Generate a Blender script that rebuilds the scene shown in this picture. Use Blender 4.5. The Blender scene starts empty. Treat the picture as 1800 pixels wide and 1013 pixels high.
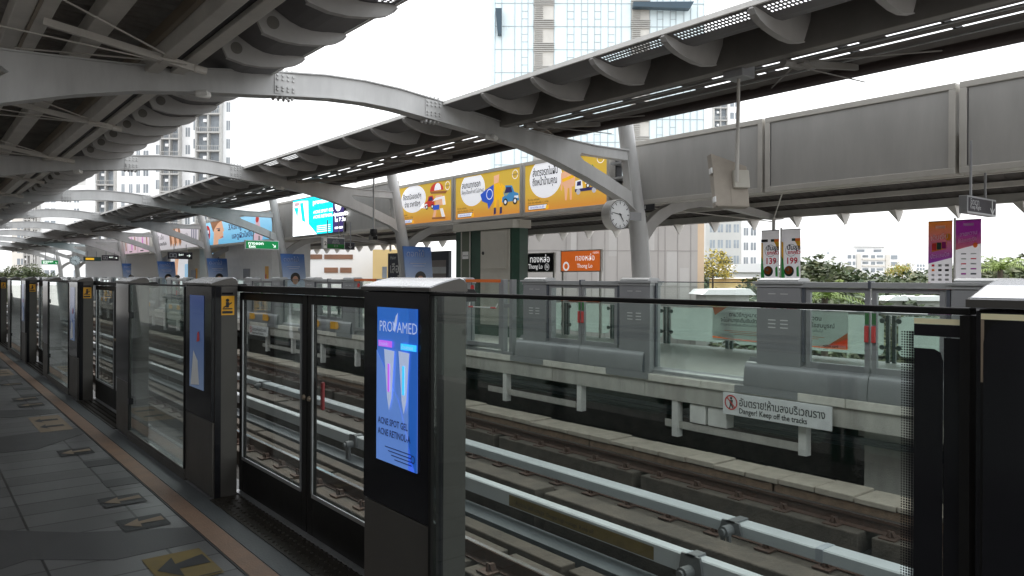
import bpy, math, random
from mathutils import Vector, Matrix
from mathutils.geometry import tessellate_polygon
R = math.radians
random.seed(7)
sc = bpy.context.scene
COL = sc.collection

# ------------------------------------------------------------------ camera
TH = R(38.589)
cam = bpy.data.cameras.new('camera')
cam.sensor_width = 36.0
cam.lens = 26.62
cam.shift_y = -0.0084
cam.clip_start = 0.05
cam.clip_end = 3000
camo = bpy.data.objects.new('camera', cam)
COL.objects.link(camo)
camo.matrix_world = (Matrix.Translation((0, 0, 1.6)) @ Matrix.Rotation(-TH, 4, 'Z')
                     @ Matrix.Rotation(R(90), 4, 'X') @ Matrix.Rotation(R(.2578), 4, 'Z'))
sc.camera = camo

# ------------------------------------------------------------------ sky, sun, exposure
SUN_EL, SUN_AZ = R(58), R(25)
world = bpy.data.worlds.new('World')
sc.world = world
world.use_nodes = True
wn = world.node_tree
bg = wn.nodes['Background']
sky = wn.nodes.new('ShaderNodeTexSky')
sky.sky_type = 'NISHITA'
sky.sun_disc = False
sky.sun_elevation = SUN_EL
sky.sun_rotation = SUN_AZ
sky.dust_density = 6
sky.air_density = 1.2
hs = wn.nodes.new('ShaderNodeHueSaturation')
hs.inputs['Saturation'].default_value = .22
hs.inputs['Value'].default_value = 1.25
wn.links.new(sky.outputs[0], hs.inputs['Color'])
oc = wn.nodes.new('ShaderNodeMix')
oc.data_type = 'RGBA'
oc.inputs[0].default_value = .72
oc.inputs[7].default_value = (6.6, 6.75, 6.9, 1)
wn.links.new(hs.outputs[0], oc.inputs[6])
wn.links.new(oc.outputs[2], bg.inputs[0])
bg.inputs[1].default_value = .15
sun = bpy.data.lights.new('sun', 'SUN')
sun.energy = .6
sun.angle = R(22)
sun.color = (1, .95, .87)
suno = bpy.data.objects.new('sun', sun)
COL.objects.link(suno)
sd = Vector((math.sin(SUN_AZ) * math.cos(SUN_EL), math.cos(SUN_AZ) * math.cos(SUN_EL), math.sin(SUN_EL)))
suno.rotation_euler = (-sd).to_track_quat('-Z', 'Y').to_euler()
sc.view_settings.view_transform = 'Standard'
sc.view_settings.look = 'None'
sc.view_settings.exposure = 1.25
sc.view_settings.gamma = 1
sc.cycles.max_bounces = 8
sc.cycles.transparent_max_bounces = 24
sc.cycles.diffuse_bounces = 4
sc.cycles.glossy_bounces = 3
sc.cycles.caustics_reflective = False
sc.cycles.caustics_refractive = False
sc.cycles.sample_clamp_indirect = 4
sc.cycles.use_denoising = True

# ------------------------------------------------------------------ materials
def mat(name, col, rough=.6, metal=0, var=.12, scale=2.5, bump=0, bscale=60, emit=0, streak=0):
    m = bpy.data.materials.new(name)
    m.use_nodes = True
    n = m.node_tree
    p = n.nodes['Principled BSDF']
    p.inputs['Roughness'].default_value = rough
    p.inputs['Metallic'].default_value = metal
    geo = n.nodes.new('ShaderNodeNewGeometry')
    no = n.nodes.new('ShaderNodeTexNoise')
    no.inputs['Scale'].default_value = scale
    no.inputs['Detail'].default_value = 5
    no.inputs['Roughness'].default_value = .65
    src = geo.outputs['Position']
    if streak:
        mp = n.nodes.new('ShaderNodeMapping')
        mp.inputs['Scale'].default_value = (1, 1, streak)
        n.links.new(src, mp.inputs[0])
        src = mp.outputs[0]
    n.links.new(src, no.inputs['Vector'])
    rp = n.nodes.new('ShaderNodeValToRGB')
    rp.color_ramp.elements[0].position = .3
    rp.color_ramp.elements[1].position = .7
    rp.color_ramp.elements[0].color = (*[c * (1 - var) for c in col], 1)
    rp.color_ramp.elements[1].color = (*[min(1, c * (1 + var)) for c in col], 1)
    n.links.new(no.outputs['Fac'], rp.inputs[0])
    n.links.new(rp.outputs[0], p.inputs['Base Color'])
    if emit:
        n.links.new(rp.outputs[0], p.inputs['Emission Color'])
        p.inputs['Emission Strength'].default_value = emit
    if rough > .15 and not emit:
        mr = n.nodes.new('ShaderNodeMapRange')
        mr.inputs[3].default_value = max(.05, rough - .12)
        mr.inputs[4].default_value = min(1, rough + .12)
        n.links.new(no.outputs['Fac'], mr.inputs[0])
        n.links.new(mr.outputs[0], p.inputs['Roughness'])
    if bump:
        nb = n.nodes.new('ShaderNodeTexNoise')
        nb.inputs['Scale'].default_value = bscale
        nb.inputs['Detail'].default_value = 4
        n.links.new(geo.outputs['Position'], nb.inputs['Vector'])
        bp = n.nodes.new('ShaderNodeBump')
        bp.inputs['Strength'].default_value = bump
        bp.inputs['Distance'].default_value = .02
        n.links.new(nb.outputs['Fac'], bp.inputs['Height'])
        n.links.new(bp.outputs[0], p.inputs['Normal'])
    return m

def glass(name, tint, refl=1.0, dirt=.02):
    m = bpy.data.materials.new(name)
    m.use_nodes = True
    n = m.node_tree
    n.nodes.remove(n.nodes['Principled BSDF'])
    out = n.nodes['Material Output']
    tr = n.nodes.new('ShaderNodeBsdfTransparent')
    tr.inputs[0].default_value = (*tint, 1)
    gl = n.nodes.new('ShaderNodeBsdfGlossy')
    gl.inputs['Roughness'].default_value = .015
    gl.inputs['Color'].default_value = (.95, 1, .98, 1)
    lw = n.nodes.new('ShaderNodeLayerWeight')
    lw.inputs[0].default_value = .5
    pw = n.nodes.new('ShaderNodeMath')
    pw.operation = 'POWER'
    pw.inputs[1].default_value = 5
    n.links.new(lw.outputs['Facing'], pw.inputs[0])
    ma = n.nodes.new('ShaderNodeMath')
    ma.operation = 'MULTIPLY_ADD'
    ma.inputs[1].default_value = .95 * refl
    ma.inputs[2].default_value = .045 * refl
    ma.use_clamp = True
    n.links.new(pw.outputs[0], ma.inputs[0])
    mx = n.nodes.new('ShaderNodeMixShader')
    n.links.new(ma.outputs[0], mx.inputs[0])
    n.links.new(tr.outputs[0], mx.inputs[1])
    n.links.new(gl.outputs[0], mx.inputs[2])
    df = n.nodes.new('ShaderNodeBsdfDiffuse')
    df.inputs[0].default_value = (.6, .65, .62, 1)
    nz = n.nodes.new('ShaderNodeTexNoise')
    nz.inputs['Scale'].default_value = 1.6
    geo = n.nodes.new('ShaderNodeNewGeometry')
    n.links.new(geo.outputs['Position'], nz.inputs['Vector'])
    dm = n.nodes.new('ShaderNodeMath')
    dm.operation = 'MULTIPLY'
    dm.inputs[1].default_value = dirt * 2
    n.links.new(nz.outputs['Fac'], dm.inputs[0])
    m2 = n.nodes.new('ShaderNodeMixShader')
    n.links.new(dm.outputs[0], m2.inputs[0])
    n.links.new(mx.outputs[0], m2.inputs[1])
    n.links.new(df.outputs[0], m2.inputs[2])
    n.links.new(m2.outputs[0], out.inputs[0])
    return m

def grad(name, c0, c1, z0, z1, emit=0, rough=.5, mid=None, through=0):
    """a print whose ink runs from one colour (low) to another (high)"""
    m = bpy.data.materials.new(name)
    m.use_nodes = True
    n = m.node_tree
    p = n.nodes['Principled BSDF']
    p.inputs['Roughness'].default_value = rough
    geo = n.nodes.new('ShaderNodeNewGeometry')
    sp = n.nodes.new('ShaderNodeSeparateXYZ')
    n.links.new(geo.outputs['Position'], sp.inputs[0])
    mr = n.nodes.new('ShaderNodeMapRange')
    mr.inputs[1].default_value = z0
    mr.inputs[2].default_value = z1
    n.links.new(sp.outputs[2], mr.inputs[0])
    rp = n.nodes.new('ShaderNodeValToRGB')
    rp.color_ramp.elements[0].color = (*c0, 1)
    rp.color_ramp.elements[1].color = (*c1, 1)
    if mid:
        e = rp.color_ramp.elements.new(mid[0])
        e.color = (*mid[1], 1)
    n.links.new(mr.outputs[0], rp.inputs[0])
    n.links.new(rp.outputs[0], p.inputs['Base Color'])
    if emit:
        n.links.new(rp.outputs[0], p.inputs['Emission Color'])
        p.inputs['Emission Strength'].default_value = emit
    if through:
        t = n.nodes.new('ShaderNodeBsdfTranslucent')
        mx = n.nodes.new('ShaderNodeMixShader')
        mx.inputs[0].default_value = through
        n.links.new(rp.outputs[0], t.inputs[0])
        n.links.new(p.outputs[0], mx.inputs[1])
        n.links.new(t.outputs[0], mx.inputs[2])
        n.links.new(mx.outputs[0], n.nodes['Material Output'].inputs[0])
    return m

def tiles(name):
    """worn grey granite paving, 0.6 x 0.3 m, with darker stones"""
    m = bpy.data.materials.new(name)
    m.use_nodes = True
    n = m.node_tree
    p = n.nodes['Principled BSDF']
    geo = n.nodes.new('ShaderNodeNewGeometry')
    br = n.nodes.new('ShaderNodeTexBrick')
    br.inputs['Scale'].default_value = 1
    br.inputs['Brick Width'].default_value = .6
    br.inputs['Row Height'].default_value = .3
    br.inputs['Mortar Size'].default_value = .008
    br.inputs['Color1'].default_value = (.095, .095, .096, 1)
    br.inputs['Color2'].default_value = (.14, .14, .142, 1)
    br.inputs['Mortar'].default_value = (.018, .018, .018, 1)
    br.offset = .0
    n.links.new(geo.outputs['Position'], br.inputs['Vector'])
    no = n.nodes.new('ShaderNodeTexNoise')
    no.inputs['Scale'].default_value = 160
    no.inputs['Detail'].default_value = 3
    n.links.new(geo.outputs['Position'], no.inputs['Vector'])
    n2 = n.nodes.new('ShaderNodeTexNoise')
    n2.inputs['Scale'].default_value = 1.3
    n2.inputs['Detail'].default_value = 6
    n.links.new(geo.outputs['Position'], n2.inputs['Vector'])
    mx = n.nodes.new('ShaderNodeMix')
    mx.data_type = 'RGBA'
    mx.blend_type = 'MULTIPLY'
    mx.inputs[0].default_value = .55
    n.links.new(br.outputs[0], mx.inputs[6])
    ad = n.nodes.new('ShaderNodeMath')
    ad.operation = 'ADD'
    n.links.new(no.outputs[0], ad.inputs[0])
    n.links.new(n2.outputs[0], ad.inputs[1])
    n.links.new(ad.outputs[0], mx.inputs[7])
    n.links.new(mx.outputs[2], p.inputs['Base Color'])
    mr = n.nodes.new('ShaderNodeMapRange')
    mr.inputs[3].default_value = .24
    mr.inputs[4].default_value = .52
    n.links.new(n2.outputs[0], mr.inputs[0])
    n.links.new(mr.outputs[0], p.inputs['Roughness'])
    bp = n.nodes.new('ShaderNodeBump')
    bp.inputs['Strength'].default_value = .25
    bp.inputs['Distance'].default_value = .003
    n.links.new(ad.outputs[0], bp.inputs['Height'])
    n.links.new(bp.outputs[0], p.inputs['Normal'])
    return m

M = {}
def mk(k, *a, **kw):
    M[k] = mat(k, *a, **kw)
mk('steel', (.5, .5, .495), .45, 0, .15, 1.8, streak=.25)
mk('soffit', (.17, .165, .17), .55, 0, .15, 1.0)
mk('bracket', (.5, .49, .48), .5, 0, .1, 2)
mk('dark', (.03, .03, .032), .5, 0, .2, 4)
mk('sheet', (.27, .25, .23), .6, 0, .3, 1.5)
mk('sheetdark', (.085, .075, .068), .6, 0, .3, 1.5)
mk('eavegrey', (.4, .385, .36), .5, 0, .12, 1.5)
mk('finfar', (.4, .39, .38), .5, 0, .1, 2)
mk('monitorgrey', (.36, .32, .27), .5, 0, .1, 4)
mk('gutterdark', (.2, .19, .175), .5, 0, .15, 1.5)
mk('purlin', (.64, .61, .565), .45, 0, .15, 1.5)
mk('pipe', (.045, .032, .03), .4, 0, .25, 3)
mk('brass', (.28, .23, .17), .4, .4, .15, 3)
mk('panel', (.42, .412, .395), .5, 0, .09, 2.2, streak=.2)
mk('panel_frame', (.52, .5, .46), .45, 0, .08, 2)
mk('cab', (.082, .077, .07), .4, .3, .08, 5)
mk('cap', (.66, .67, .69), .26, .7, .02, .6)
mk('black', (.012, .012, .014), .12, 0, .1, 5)
mk('blackmatt', (.006, .0055, .005), .5, 0, .2, 6)
mk('chrome', (.4, .41, .42), .38, .8, .05, 8)
mk('far_cab', (.3, .305, .315), .38, .25, .06, 3)
mk('far_dark', (.085, .095, .115), .45, .1, .08, 3)
mk('far_light', (.42, .43, .435), .35, .3, .06, 3)
mk('concrete', (.46, .44, .4), .8, 0, .22, 3, .3, 40, streak=.3)
mk('edge_concrete', (.72, .69, .62), .75, 0, .15, 5, .2, 60)
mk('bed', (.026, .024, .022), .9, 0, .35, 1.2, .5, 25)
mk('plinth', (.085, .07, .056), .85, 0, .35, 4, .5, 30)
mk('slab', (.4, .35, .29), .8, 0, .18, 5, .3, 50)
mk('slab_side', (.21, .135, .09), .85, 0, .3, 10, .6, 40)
mk('rust', (.075, .04, .028), .7, 0, .35, 14, .4, 60)
mk('railtop', (.33, .33, .34), .22, .9, .1, 3)
mk('cover', (.46, .49, .505), .45, 0, .07, 3, streak=.3)
mk('cover_side', (.34, .37, .40), .5, 0, .12, 3)
mk('lid', (.075, .088, .097), .6, 0, .2, 4)
mk('peach', (.2, .125, .085), .6, 0, .2, 6, .15, 90)
mk('bluegrey', (.062, .07, .074), .55, 0, .2, 5, .15, 90)
mk('darktile', (.02, .02, .022), .5, 0, .25, 6, .1, 120)
mk('cream', (.85, .78, .5), .5)
mk('beige', (.24, .185, .13), .6, 0, .15, 8)
mk('ochre', (.16, .115, .035), .55, 0, .2, 8)
mk('tactile', (.02, .017, .013), .5, 0, .3, 12)
mk('clampgrey', (.15, .155, .16), .5, .2, .15, 6)
mk('white', (.78, .78, .77), .5, 0, .05, 3)
mk('offwhite', (.75, .74, .71), .55, 0, .1, 3)
mk('signgrey', (.8, .81, .82), .45, 0, .05, 4)
mk('ink', (.02, .02, .022), .5)
mk('inkreddark', (.3, .015, .02), .45)
mk('inkred', (.65, .03, .03), .45)
mk('green', (.018, .06, .038), .4, 0, .2, 3)
mk('greenpost', (.012, .05, .038), .4, 0, .15, 3)
mk('olive', (.1, .12, .085), .5, 0, .1, 3)
mk('door_grey', (.5, .48, .42), .5, 0, .07, 2)
mk('orange', (.75, .16, .02), .45, 0, .05, 3)
mk('navy', (.02, .022, .05), .35, 0, .1, 3)
mk('yellowsticker', (.85, .42, .02), .5)
mk('posterbrown', (.32, .28, .27), .5)
mk('posterblue', (.1, .25, .4), .5)
mk('signdark', (.03, .026, .034), .7)
mk('skin', (.5, .27, .18), .5)
mk('hair', (.015, .012, .01), .5)
mk('shirtred', (.30, .06, .05), .7)
mk('trouser', (.03, .03, .05), .8)
mk('shirtdark', (.05, .06, .09), .7)
for k in ('black', 'blackmatt', 'cab', 'tactile', 'dark'):
    M[k].node_tree.nodes['Principled BSDF'].inputs['Specular IOR Level'].default_value = .22
M['glass_near'] = glass('glass_near', (.885, .93, .912), 1.35, .003)
M['glass_far'] = glass('glass_far', (.94, .975, .96), 1.0, .006)
M['glass_door'] = glass('glass_door', (.92, .95, .94), 1.0, .003)
M['floor'] = tiles('granite_paving')
def lit(k, col, e):
    mk(k, col, .4, 0, .03, 3, emit=e)
def cloth(k, col, tl=.5):
    mk(k, col, .6, 0, .05, 2)
    n = M[k].node_tree
    p = n.nodes['Principled BSDF']
    t = n.nodes.new('ShaderNodeBsdfTranslucent')
    mx = n.nodes.new('ShaderNodeMixShader')
    mx.inputs[0].default_value = tl
    src = p.inputs['Base Color'].links[0].from_socket
    n.links.new(src, t.inputs[0])
    n.links.new(p.outputs[0], mx.inputs[1])
    n.links.new(t.outputs[0], mx.inputs[2])
    n.links.new(mx.outputs[0], n.nodes['Material Output'].inputs[0])
for k, c in dict(purple=(.42, .04, .36), bannerorange=(.85, .22, .05), bannerred=(.65, .04, .08), bannergreen=(.05, .35, .08), bannergold=(.8, .45, .05)).items():
    cloth(k, c, .6)
cloth('bannerwhite', (.88, .86, .9), .7)
cloth('frost', (.8, .88, .84), .7)
def see_through(k, f, tint):
    n = M[k].node_tree
    o = n.nodes['Material Output']
    src = o.inputs[0].links[0].from_socket
    t = n.nodes.new('ShaderNodeBsdfTransparent')
    t.inputs[0].default_value = (*tint, 1)
    mx = n.nodes.new('ShaderNodeMixShader')
    mx.inputs[0].default_value = f
    n.links.new(src, mx.inputs[1])
    n.links.new(t.outputs[0], mx.inputs[2])
    n.links.new(mx.outputs[0], o.inputs[0])
see_through('frost', .42, (.93, .98, .95))
cloth('bannercloth', (.82, .86, .84), .6)
mk('farfloor', (.4, .39, .37), .5, 0, .12, 2.5, .1, 80)  # paler copy of the paving: brighter light and bounce put into the colour
lit('orangesign', (.72, .15, .025), .22)
lit('signwhite', (.85, .85, .85), .25)
# printed / lit artwork inks
for k, c in dict(lwhite=(.85, .86, .9), lblue=(.03, .1, .55), lnavy=(.03, .03, .12), lskin=(.8, .45, .28), lred=(.55, .04, .03), lbrown=(.3, .12, .04),
                 lteal=(.02, .55, .65), lyellow=(.9, .5, .02), lgrey=(.5, .5, .55), lgreen=(.03, .2, .06), lcar=(.06, .25, .5), lpink=(.7, .5, .58),
                 lmagenta=(.6, .1, .5), lpaleblue=(.35, .62, .85)).items():
    lit(k, c, .25)
lit('led_white', (.95, .97, 1), 1.0)
lit('led_teal', (.0, .52, .66), .9)
lit('led_navy', (.03, .02, .1), .7)
lit('scr_white', (.5, .6, .85), .2)
lit('scr_navy', (.01, .03, .16), .06)
lit('scr_deep', (.02, .13, .55), .2)
lit('scr_pale', (.13, .27, .7), .22)
lit('scr_mag', (.45, .12, .7), .36)
lit('scr_cyan', (.04, .5, .85), .4)
lit('exitgreen', (.0, .2, .05), .3)
lit('exitwhite', (.85, .95, .88), .5)
mk('inkdull', (.02, .02, .03), .5, emit=0)
M['ad_yellow'] = grad('ad_yellow', (.74, .28, .05), (.62, .42, .05), 3.35, 4.7, .22, mid=(.4, (.74, .48, .07)))
M['ad_bluegrad'] = grad('ad_blue', (.12, .4, .62), (.3, .58, .78), 3.35, 4.7, .38)
M['ad_pinkgrad'] = grad('ad_pink', (.62, .45, .52), (.66, .56, .62), 3.35, 4.7, .3)
M['ad_greygrad'] = grad('ad_grey', (.52, .5, .52), (.62, .58, .62), 3.35, 4.7, .3)
M['scr_grad'] = grad('screen_blue', (.2, .33, .72), (.025, .15, .58), .8, 1.42, .22, .15)
M['scr_plain'] = grad('screen_blue_wide', (.2, .28, .45), (.02, .07, .3), .8, 1.42, .08, .15)
M['wrap'] = grad('column_wrap_blue', (.62, .7, .8), (.06, .17, .5), 1.0, 2.6, 0)
M['banner_a'] = grad('banner_orange_purple', (.3, .05, .5), (.9, .3, .05), 1.9, 2.7, 0, through=.6)
M['banner_b'] = grad('banner_purple', (.75, .25, .1), (.4, .04, .38), 2.0, 2.5, 0, through=.6)

# ------------------------------------------------------------------ mesh builder
class MB:
    def __init__(s, xf=None):
        s.v, s.f, s.m, s.xf = [], [], [], xf
    def add(s, vs, fs, m=0):
        o = len(s.v)
        if s.xf is not None:
            vs = [tuple(s.xf @ Vector(v)) for v in vs]
        s.v += [tuple(v) for v in vs]
        for f in fs:
            s.f.append(tuple(o + i for i in f))
            s.m.append(m)
        return s
    def box(s, x0, x1, y0, y1, z0, z1, m=0):
        vs = [(x, y, z) for z in (z0, z1) for y in (y0, y1) for x in (x0, x1)]
        return s.add(vs, [(0, 2, 3, 1), (4, 5, 7, 6), (0, 1, 5, 4), (2, 6, 7, 3), (0, 4, 6, 2), (1, 3, 7, 5)], m)
    def bar(s, p0, p1, w, h, m=0, up=(0, 0, 1)):
        p0, p1 = Vector(p0), Vector(p1)
        d = (p1 - p0).normalized()
        a = d.cross(Vector(up))
        a = a.normalized() if a.length > 1e-4 else Vector((1, 0, 0))
        b = a.cross(d).normalized()
        vs = [p + a * (i * w / 2) + b * (j * h / 2) for p in (p0, p1) for i, j in ((-1, -1), (1, -1), (1, 1), (-1, 1))]
        return s.add(vs, [(0, 3, 2, 1), (4, 5, 6, 7), (0, 1, 5, 4), (1, 2, 6, 5), (2, 3, 7, 6), (3, 0, 4, 7)], m)
    def tube(s, p0, p1, r0, r1=None, n=12, m=0, sx=1):
        r1 = r0 if r1 is None else r1
        p0, p1 = Vector(p0), Vector(p1)
        d = (p1 - p0).normalized()
        a = d.cross(Vector((0, 0, 1)))
        a = a.normalized() if a.length > 1e-3 else Vector((1, 0, 0))
        if abs(d.z) > .8:
            a = Vector((1, 0, 0)) - d * d.x
            a.normalize()
        b = d.cross(a)
        vs = []
        for p, r in ((p0, r0), (p1, r1)):
            for i in range(n):
                t = 2 * math.pi * i / n
                vs.append(p + a * (r * math.cos(t) * sx) + b * (r * math.sin(t)))
        fs = [(i, (i + 1) % n, n + (i + 1) % n, n + i) for i in range(n)]
        fs += [tuple(range(n - 1, -1, -1)), tuple(range(n, 2 * n))]
        return s.add(vs, fs, m)
    def path(s, pts, r, n=8, m=0):
        for a, b in zip(pts, pts[1:]):
            s.tube(a, b, r, r, n, m)
        return s
    def prism(s, pts, axis, a, b, m=0, holes=()):
        def to3(p, t):
            return {'X': (t, p[0], p[1]), 'Y': (p[0], t, p[1]), 'Z': (p[0], p[1], t)}[axis]
        loops = [list(pts)] + [list(h) for h in holes]
        flat = [p for l in loops for p in l]
        n = len(flat)
        if len(loops) == 1 and n <= 4:
            tris = [tuple(range(n))]
        else:
            tris = tessellate_polygon([[Vector((p[0], p[1], 0)) for p in l] for l in loops])
        vs = [to3(p, a) for p in flat] + [to3(p, b) for p in flat]
        fs = [tuple(t) for t in tris] + [tuple(n + i for i in reversed(t)) for t in tris]
        o = 0
        for l in loops:
            k = len(l)
            fs += [(o + i, o + (i + 1) % k, n + o + (i + 1) % k, n + o + i) for i in range(k)]
            o += k
        return s.add(vs, fs, m)
    def build(s, name, mats, parent=None, loc=None, smooth=False, bevel=0):
        if not isinstance(mats, (list, tuple)):
            mats = [mats]
        if parent is not None:
            off = Vector(parent['_w'])
        elif loc is not None:
            off = Vector(loc)
        else:
            xs, ys, zs = zip(*s.v)
            off = Vector(((min(xs) + max(xs)) / 2, (min(ys) + max(ys)) / 2, min(zs)))
        me = bpy.data.meshes.new(name)
        me.from_pydata([tuple(Vector(v) - off) for v in s.v], [], s.f)
        for m in mats:
            me.materials.append(M[m] if isinstance(m, str) else m)
        me.polygons.foreach_set('material_index', s.m)
        if smooth:
            me.polygons.foreach_set('use_smooth', [True] * len(me.polygons))
        me.update()
        import bmesh
        bm = bmesh.new()
        bm.from_mesh(me)
        bmesh.ops.recalc_face_normals(bm, faces=bm.faces)
        bm.to_mesh(me)
        bm.free()
        o = bpy.data.objects.new(name, me)
        COL.objects.link(o)
        if parent is not None:
            o.parent = parent
        else:
            o.location = off
        o['_w'] = tuple(off)
        if bevel:
            b = o.modifiers.new('bevel', 'BEVEL')
            b.width = bevel
            b.segments = 2
            b.limit_method = 'ANGLE'
            b.angle_limit = R(50)
        if smooth:
            try:
                me.set_sharp_from_angle(angle=R(40))
            except Exception:
                pass
        return o

def tag(o, label=None, cat=None, group=None, kind=None):
    if label: o['label'] = label
    if cat: o['category'] = cat
    if group: o['group'] = group
    if kind: o['kind'] = kind
    return o

def thing(name, label, cat, loc, group=None):
    o = bpy.data.objects.new(name, None)
    o.empty_display_size = .1
    COL.objects.link(o)
    o.location = loc
    o['_w'] = tuple(loc)
    return tag(o, label, cat, group)

def dup(o, off, label=None, parent=None):
    c = o.copy()
    COL.objects.link(c)
    if parent is None:
        c.location = Vector(o.location) + Vector(off)
        if label:
            c['label'] = label
    else:
        c.parent = parent
    for ch in list(o.children):
        dup(ch, off, None, c)
    return c

def structure(name, mb, mats, **kw):
    return tag(mb.build(name, mats, **kw), kind='structure')

ORD = ['first', 'second', 'third', 'fourth', 'fifth', 'sixth', 'seventh', 'eighth', 'ninth', 'tenth', 'eleventh', 'twelfth', 'thirteenth',
       'fourteenth', 'fifteenth', 'sixteenth', 'seventeenth', 'eighteenth', 'nineteenth', 'twentieth']

def text_mesh(body, size=1, align='LEFT', bold=0):
    cu = bpy.data.curves.new('lettering', 'FONT')
    cu.body = body
    cu.size = size
    cu.align_x = align
    cu.offset = bold
    cu.resolution_u = 2
    ob = bpy.data.objects.new('lettering', cu)
    COL.objects.link(ob)
    me = bpy.data.meshes.new_from_object(ob.evaluated_get(bpy.context.evaluated_depsgraph_get()))
    bpy.data.objects.remove(ob)
    bpy.data.curves.remove(cu)
    vs = [tuple(v.co) for v in me.vertices]
    fs = [tuple(p.vertices) for p in me.polygons]
    bpy.data.meshes.remove(me)
    return vs, fs

class Art:
    """flat artwork on a real panel: origin o, u to the reader's right, v up, n towards the reader"""
    def __init__(s, o, u, v, n, w=1, h=1):
        s.o, s.u, s.v, s.n, s.w, s.h = Vector(o), Vector(u), Vector(v), Vector(n), w, h
        s.mb, s.mats = MB(), []
    def mi(s, k):
        if k not in s.mats: s.mats.append(k)
        return s.mats.index(k)
    def at(s, a, b, l):
        return s.o + s.u * (a * s.w) + s.v * (b * s.h) + s.n * (.0025 * l)
    def poly(s, pts, k, l=1):
        vs = [s.at(a, b, l) for a, b in pts]
        if len(pts) > 4:
            fs = [tuple(t) for t in tessellate_polygon([[Vector((a, b, 0)) for a, b in pts]])]
        else:
            fs = [tuple(range(len(pts)))]
        s.mb.add(vs, fs, s.mi(k))
        return s
    def rect(s, a0, b0, a1, b1, k, l=1):
        return s.poly([(a0, b0), (a1, b0), (a1, b1), (a0, b1)], k, l)
    def disc(s, a, b, r, k, l=1, sy=None, n=24, t0=0, t1=360):
        sy = r * s.w / s.h if sy is None else sy
        return s.poly([(a + r * math.cos(R(t0 + (t1 - t0) * i / n)), b + sy * math.sin(R(t0 + (t1 - t0) * i / n))) for i in range(n + (t1 - t0 < 360))], k, l)
    def ring(s, a, b, r, th, k, l=1, n=24):
        q = s.w / s.h
        for i in range(n):
            t, t2 = 2 * math.pi * i / n, 2 * math.pi * (i + 1) / n
            s.poly([(a + r * math.cos(t), b + r * q * math.sin(t)), (a + r * math.cos(t2), b + r * q * math.sin(t2)),
                    (a + (r - th) * math.cos(t2), b + (r - th) * q * math.sin(t2)), (a + (r - th) * math.cos(t), b + (r - th) * q * math.sin(t))], k, l)
        return s
    def text(s, body, a, b, size, k, l=2, align='LEFT', bold=0, slant=0, sx=1):
        vs, fs = text_mesh(body, size, align, bold * size)
        o = s.at(a, b, l)
        s.mb.add([o + s.u * (x * sx) + s.v * (y + slant * x) for x, y, z in vs], fs, s.mi(k))
        return s
    def build(s, name, parent):
        return s.mb.build(name, s.mats, parent)

UX, UZ = (0, -1, 0), (0, 0, 1)       # reader looks along +X: right is -Y
NX = (-1, 0, 0)
CX = 6.01                            # middle of the tracks
def mir(x):
    return 2 * CX - x
D, Y1, P = 10.459, 11.657, 5.538     # canopy bay, first frame, door pitch
YN, YF = -8.0, 100.0

# ================================================================== SETTING
g = MB().box(-700, 1200, -500, 1500, -11.6, -11.5)
mk('street', (.28, .27, .255), .9, 0, .2, .05)
structure('ground', g, 'street')
g = MB().box(17.5, 24, -60, 160, -11.496, -11.49)
structure('road', g, 'darktile')
g = MB().box(-3.2, 2.06, YN, YF, -.32, 0)
structure('platform_floor', g, 'floor')
g = MB().box(9.99, 15.2, YN, YF, -.13, 0)
structure('opposite_platform_floor', g, 'farfloor')
g = MB()
y = YN
while y < YF:
    g.box(9.93, 9.988, y + .004, y + 1.196, -.125, -.003)
    y += 1.2
structure('platform_edge', g, 'edge_concrete', bevel=.01)
g = MB()
y = YN
while y < YF:
    g.box(9.97, 10.25, y + .005, y + 2.395, -.40, -.135)
    y += 2.4
g.box(10.4, 15.2, YN, YF, -.34, -.14)
structure('platform_edge_beam', g, 'concrete')
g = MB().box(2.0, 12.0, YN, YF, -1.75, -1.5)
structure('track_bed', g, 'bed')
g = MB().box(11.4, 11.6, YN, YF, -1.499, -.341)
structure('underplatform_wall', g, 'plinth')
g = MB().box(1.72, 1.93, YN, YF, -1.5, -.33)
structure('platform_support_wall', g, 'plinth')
# floor strips
g = MB().box(1.44, 1.565, YN, YF, .0005, .004)
structure('floor_strip', g, 'peach')
g = MB().box(1.572, 1.71, YN, YF, .0005, .004)
structure('floor_edge_band', g, 'bluegrey')
g = MB().box(1.425, 1.436, YN, YF, .0005, .004)
structure('floor_groove', g, 'dark')

# ================================================================== TRACKS
def blocks(x0, x1, z0, z1, length, gap, start, mname, name, bev=.015):
    mb = MB()
    y = start
    while y < YF:
        mb.box(x0, x1, y, y + length - gap, z0, z1)
        y += length
    return structure(name, mb, mname, bevel=bev)
blocks(4.3, 5.0, -1.5, -1.27, 4.2, .12, -6.3, 'plinth', 'track_plinth')
blocks(5.02, 5.22, -1.5, -1.22, 4.2, .1, -7.1, 'plinth', 'track_kerb')
blocks(2.9, 3.5, -1.5, -1.27, 4.2, .12, -6.3, 'plinth', 'track_plinth')
blocks(5.84, 6.15, -1.5, -.9, 4.1, .16, 6.78 - 12.3 + .08, 'plinth', 'centre_plinth')
blocks(6.95, 7.6, -1.5, -1.27, 4.2, .12, -6.6, 'plinth', 'track_plinth')
blocks(8.4, 9.35, -1.5, -1.26, 3.4, .16, 7.6 - 13.6 + .05, 'plinth', 'track_plinth')
g = MB().box(5.27, 5.56, YN, YF, -1.3, -1.2)
structure('cable_trough_lid', g, 'lid')
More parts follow.
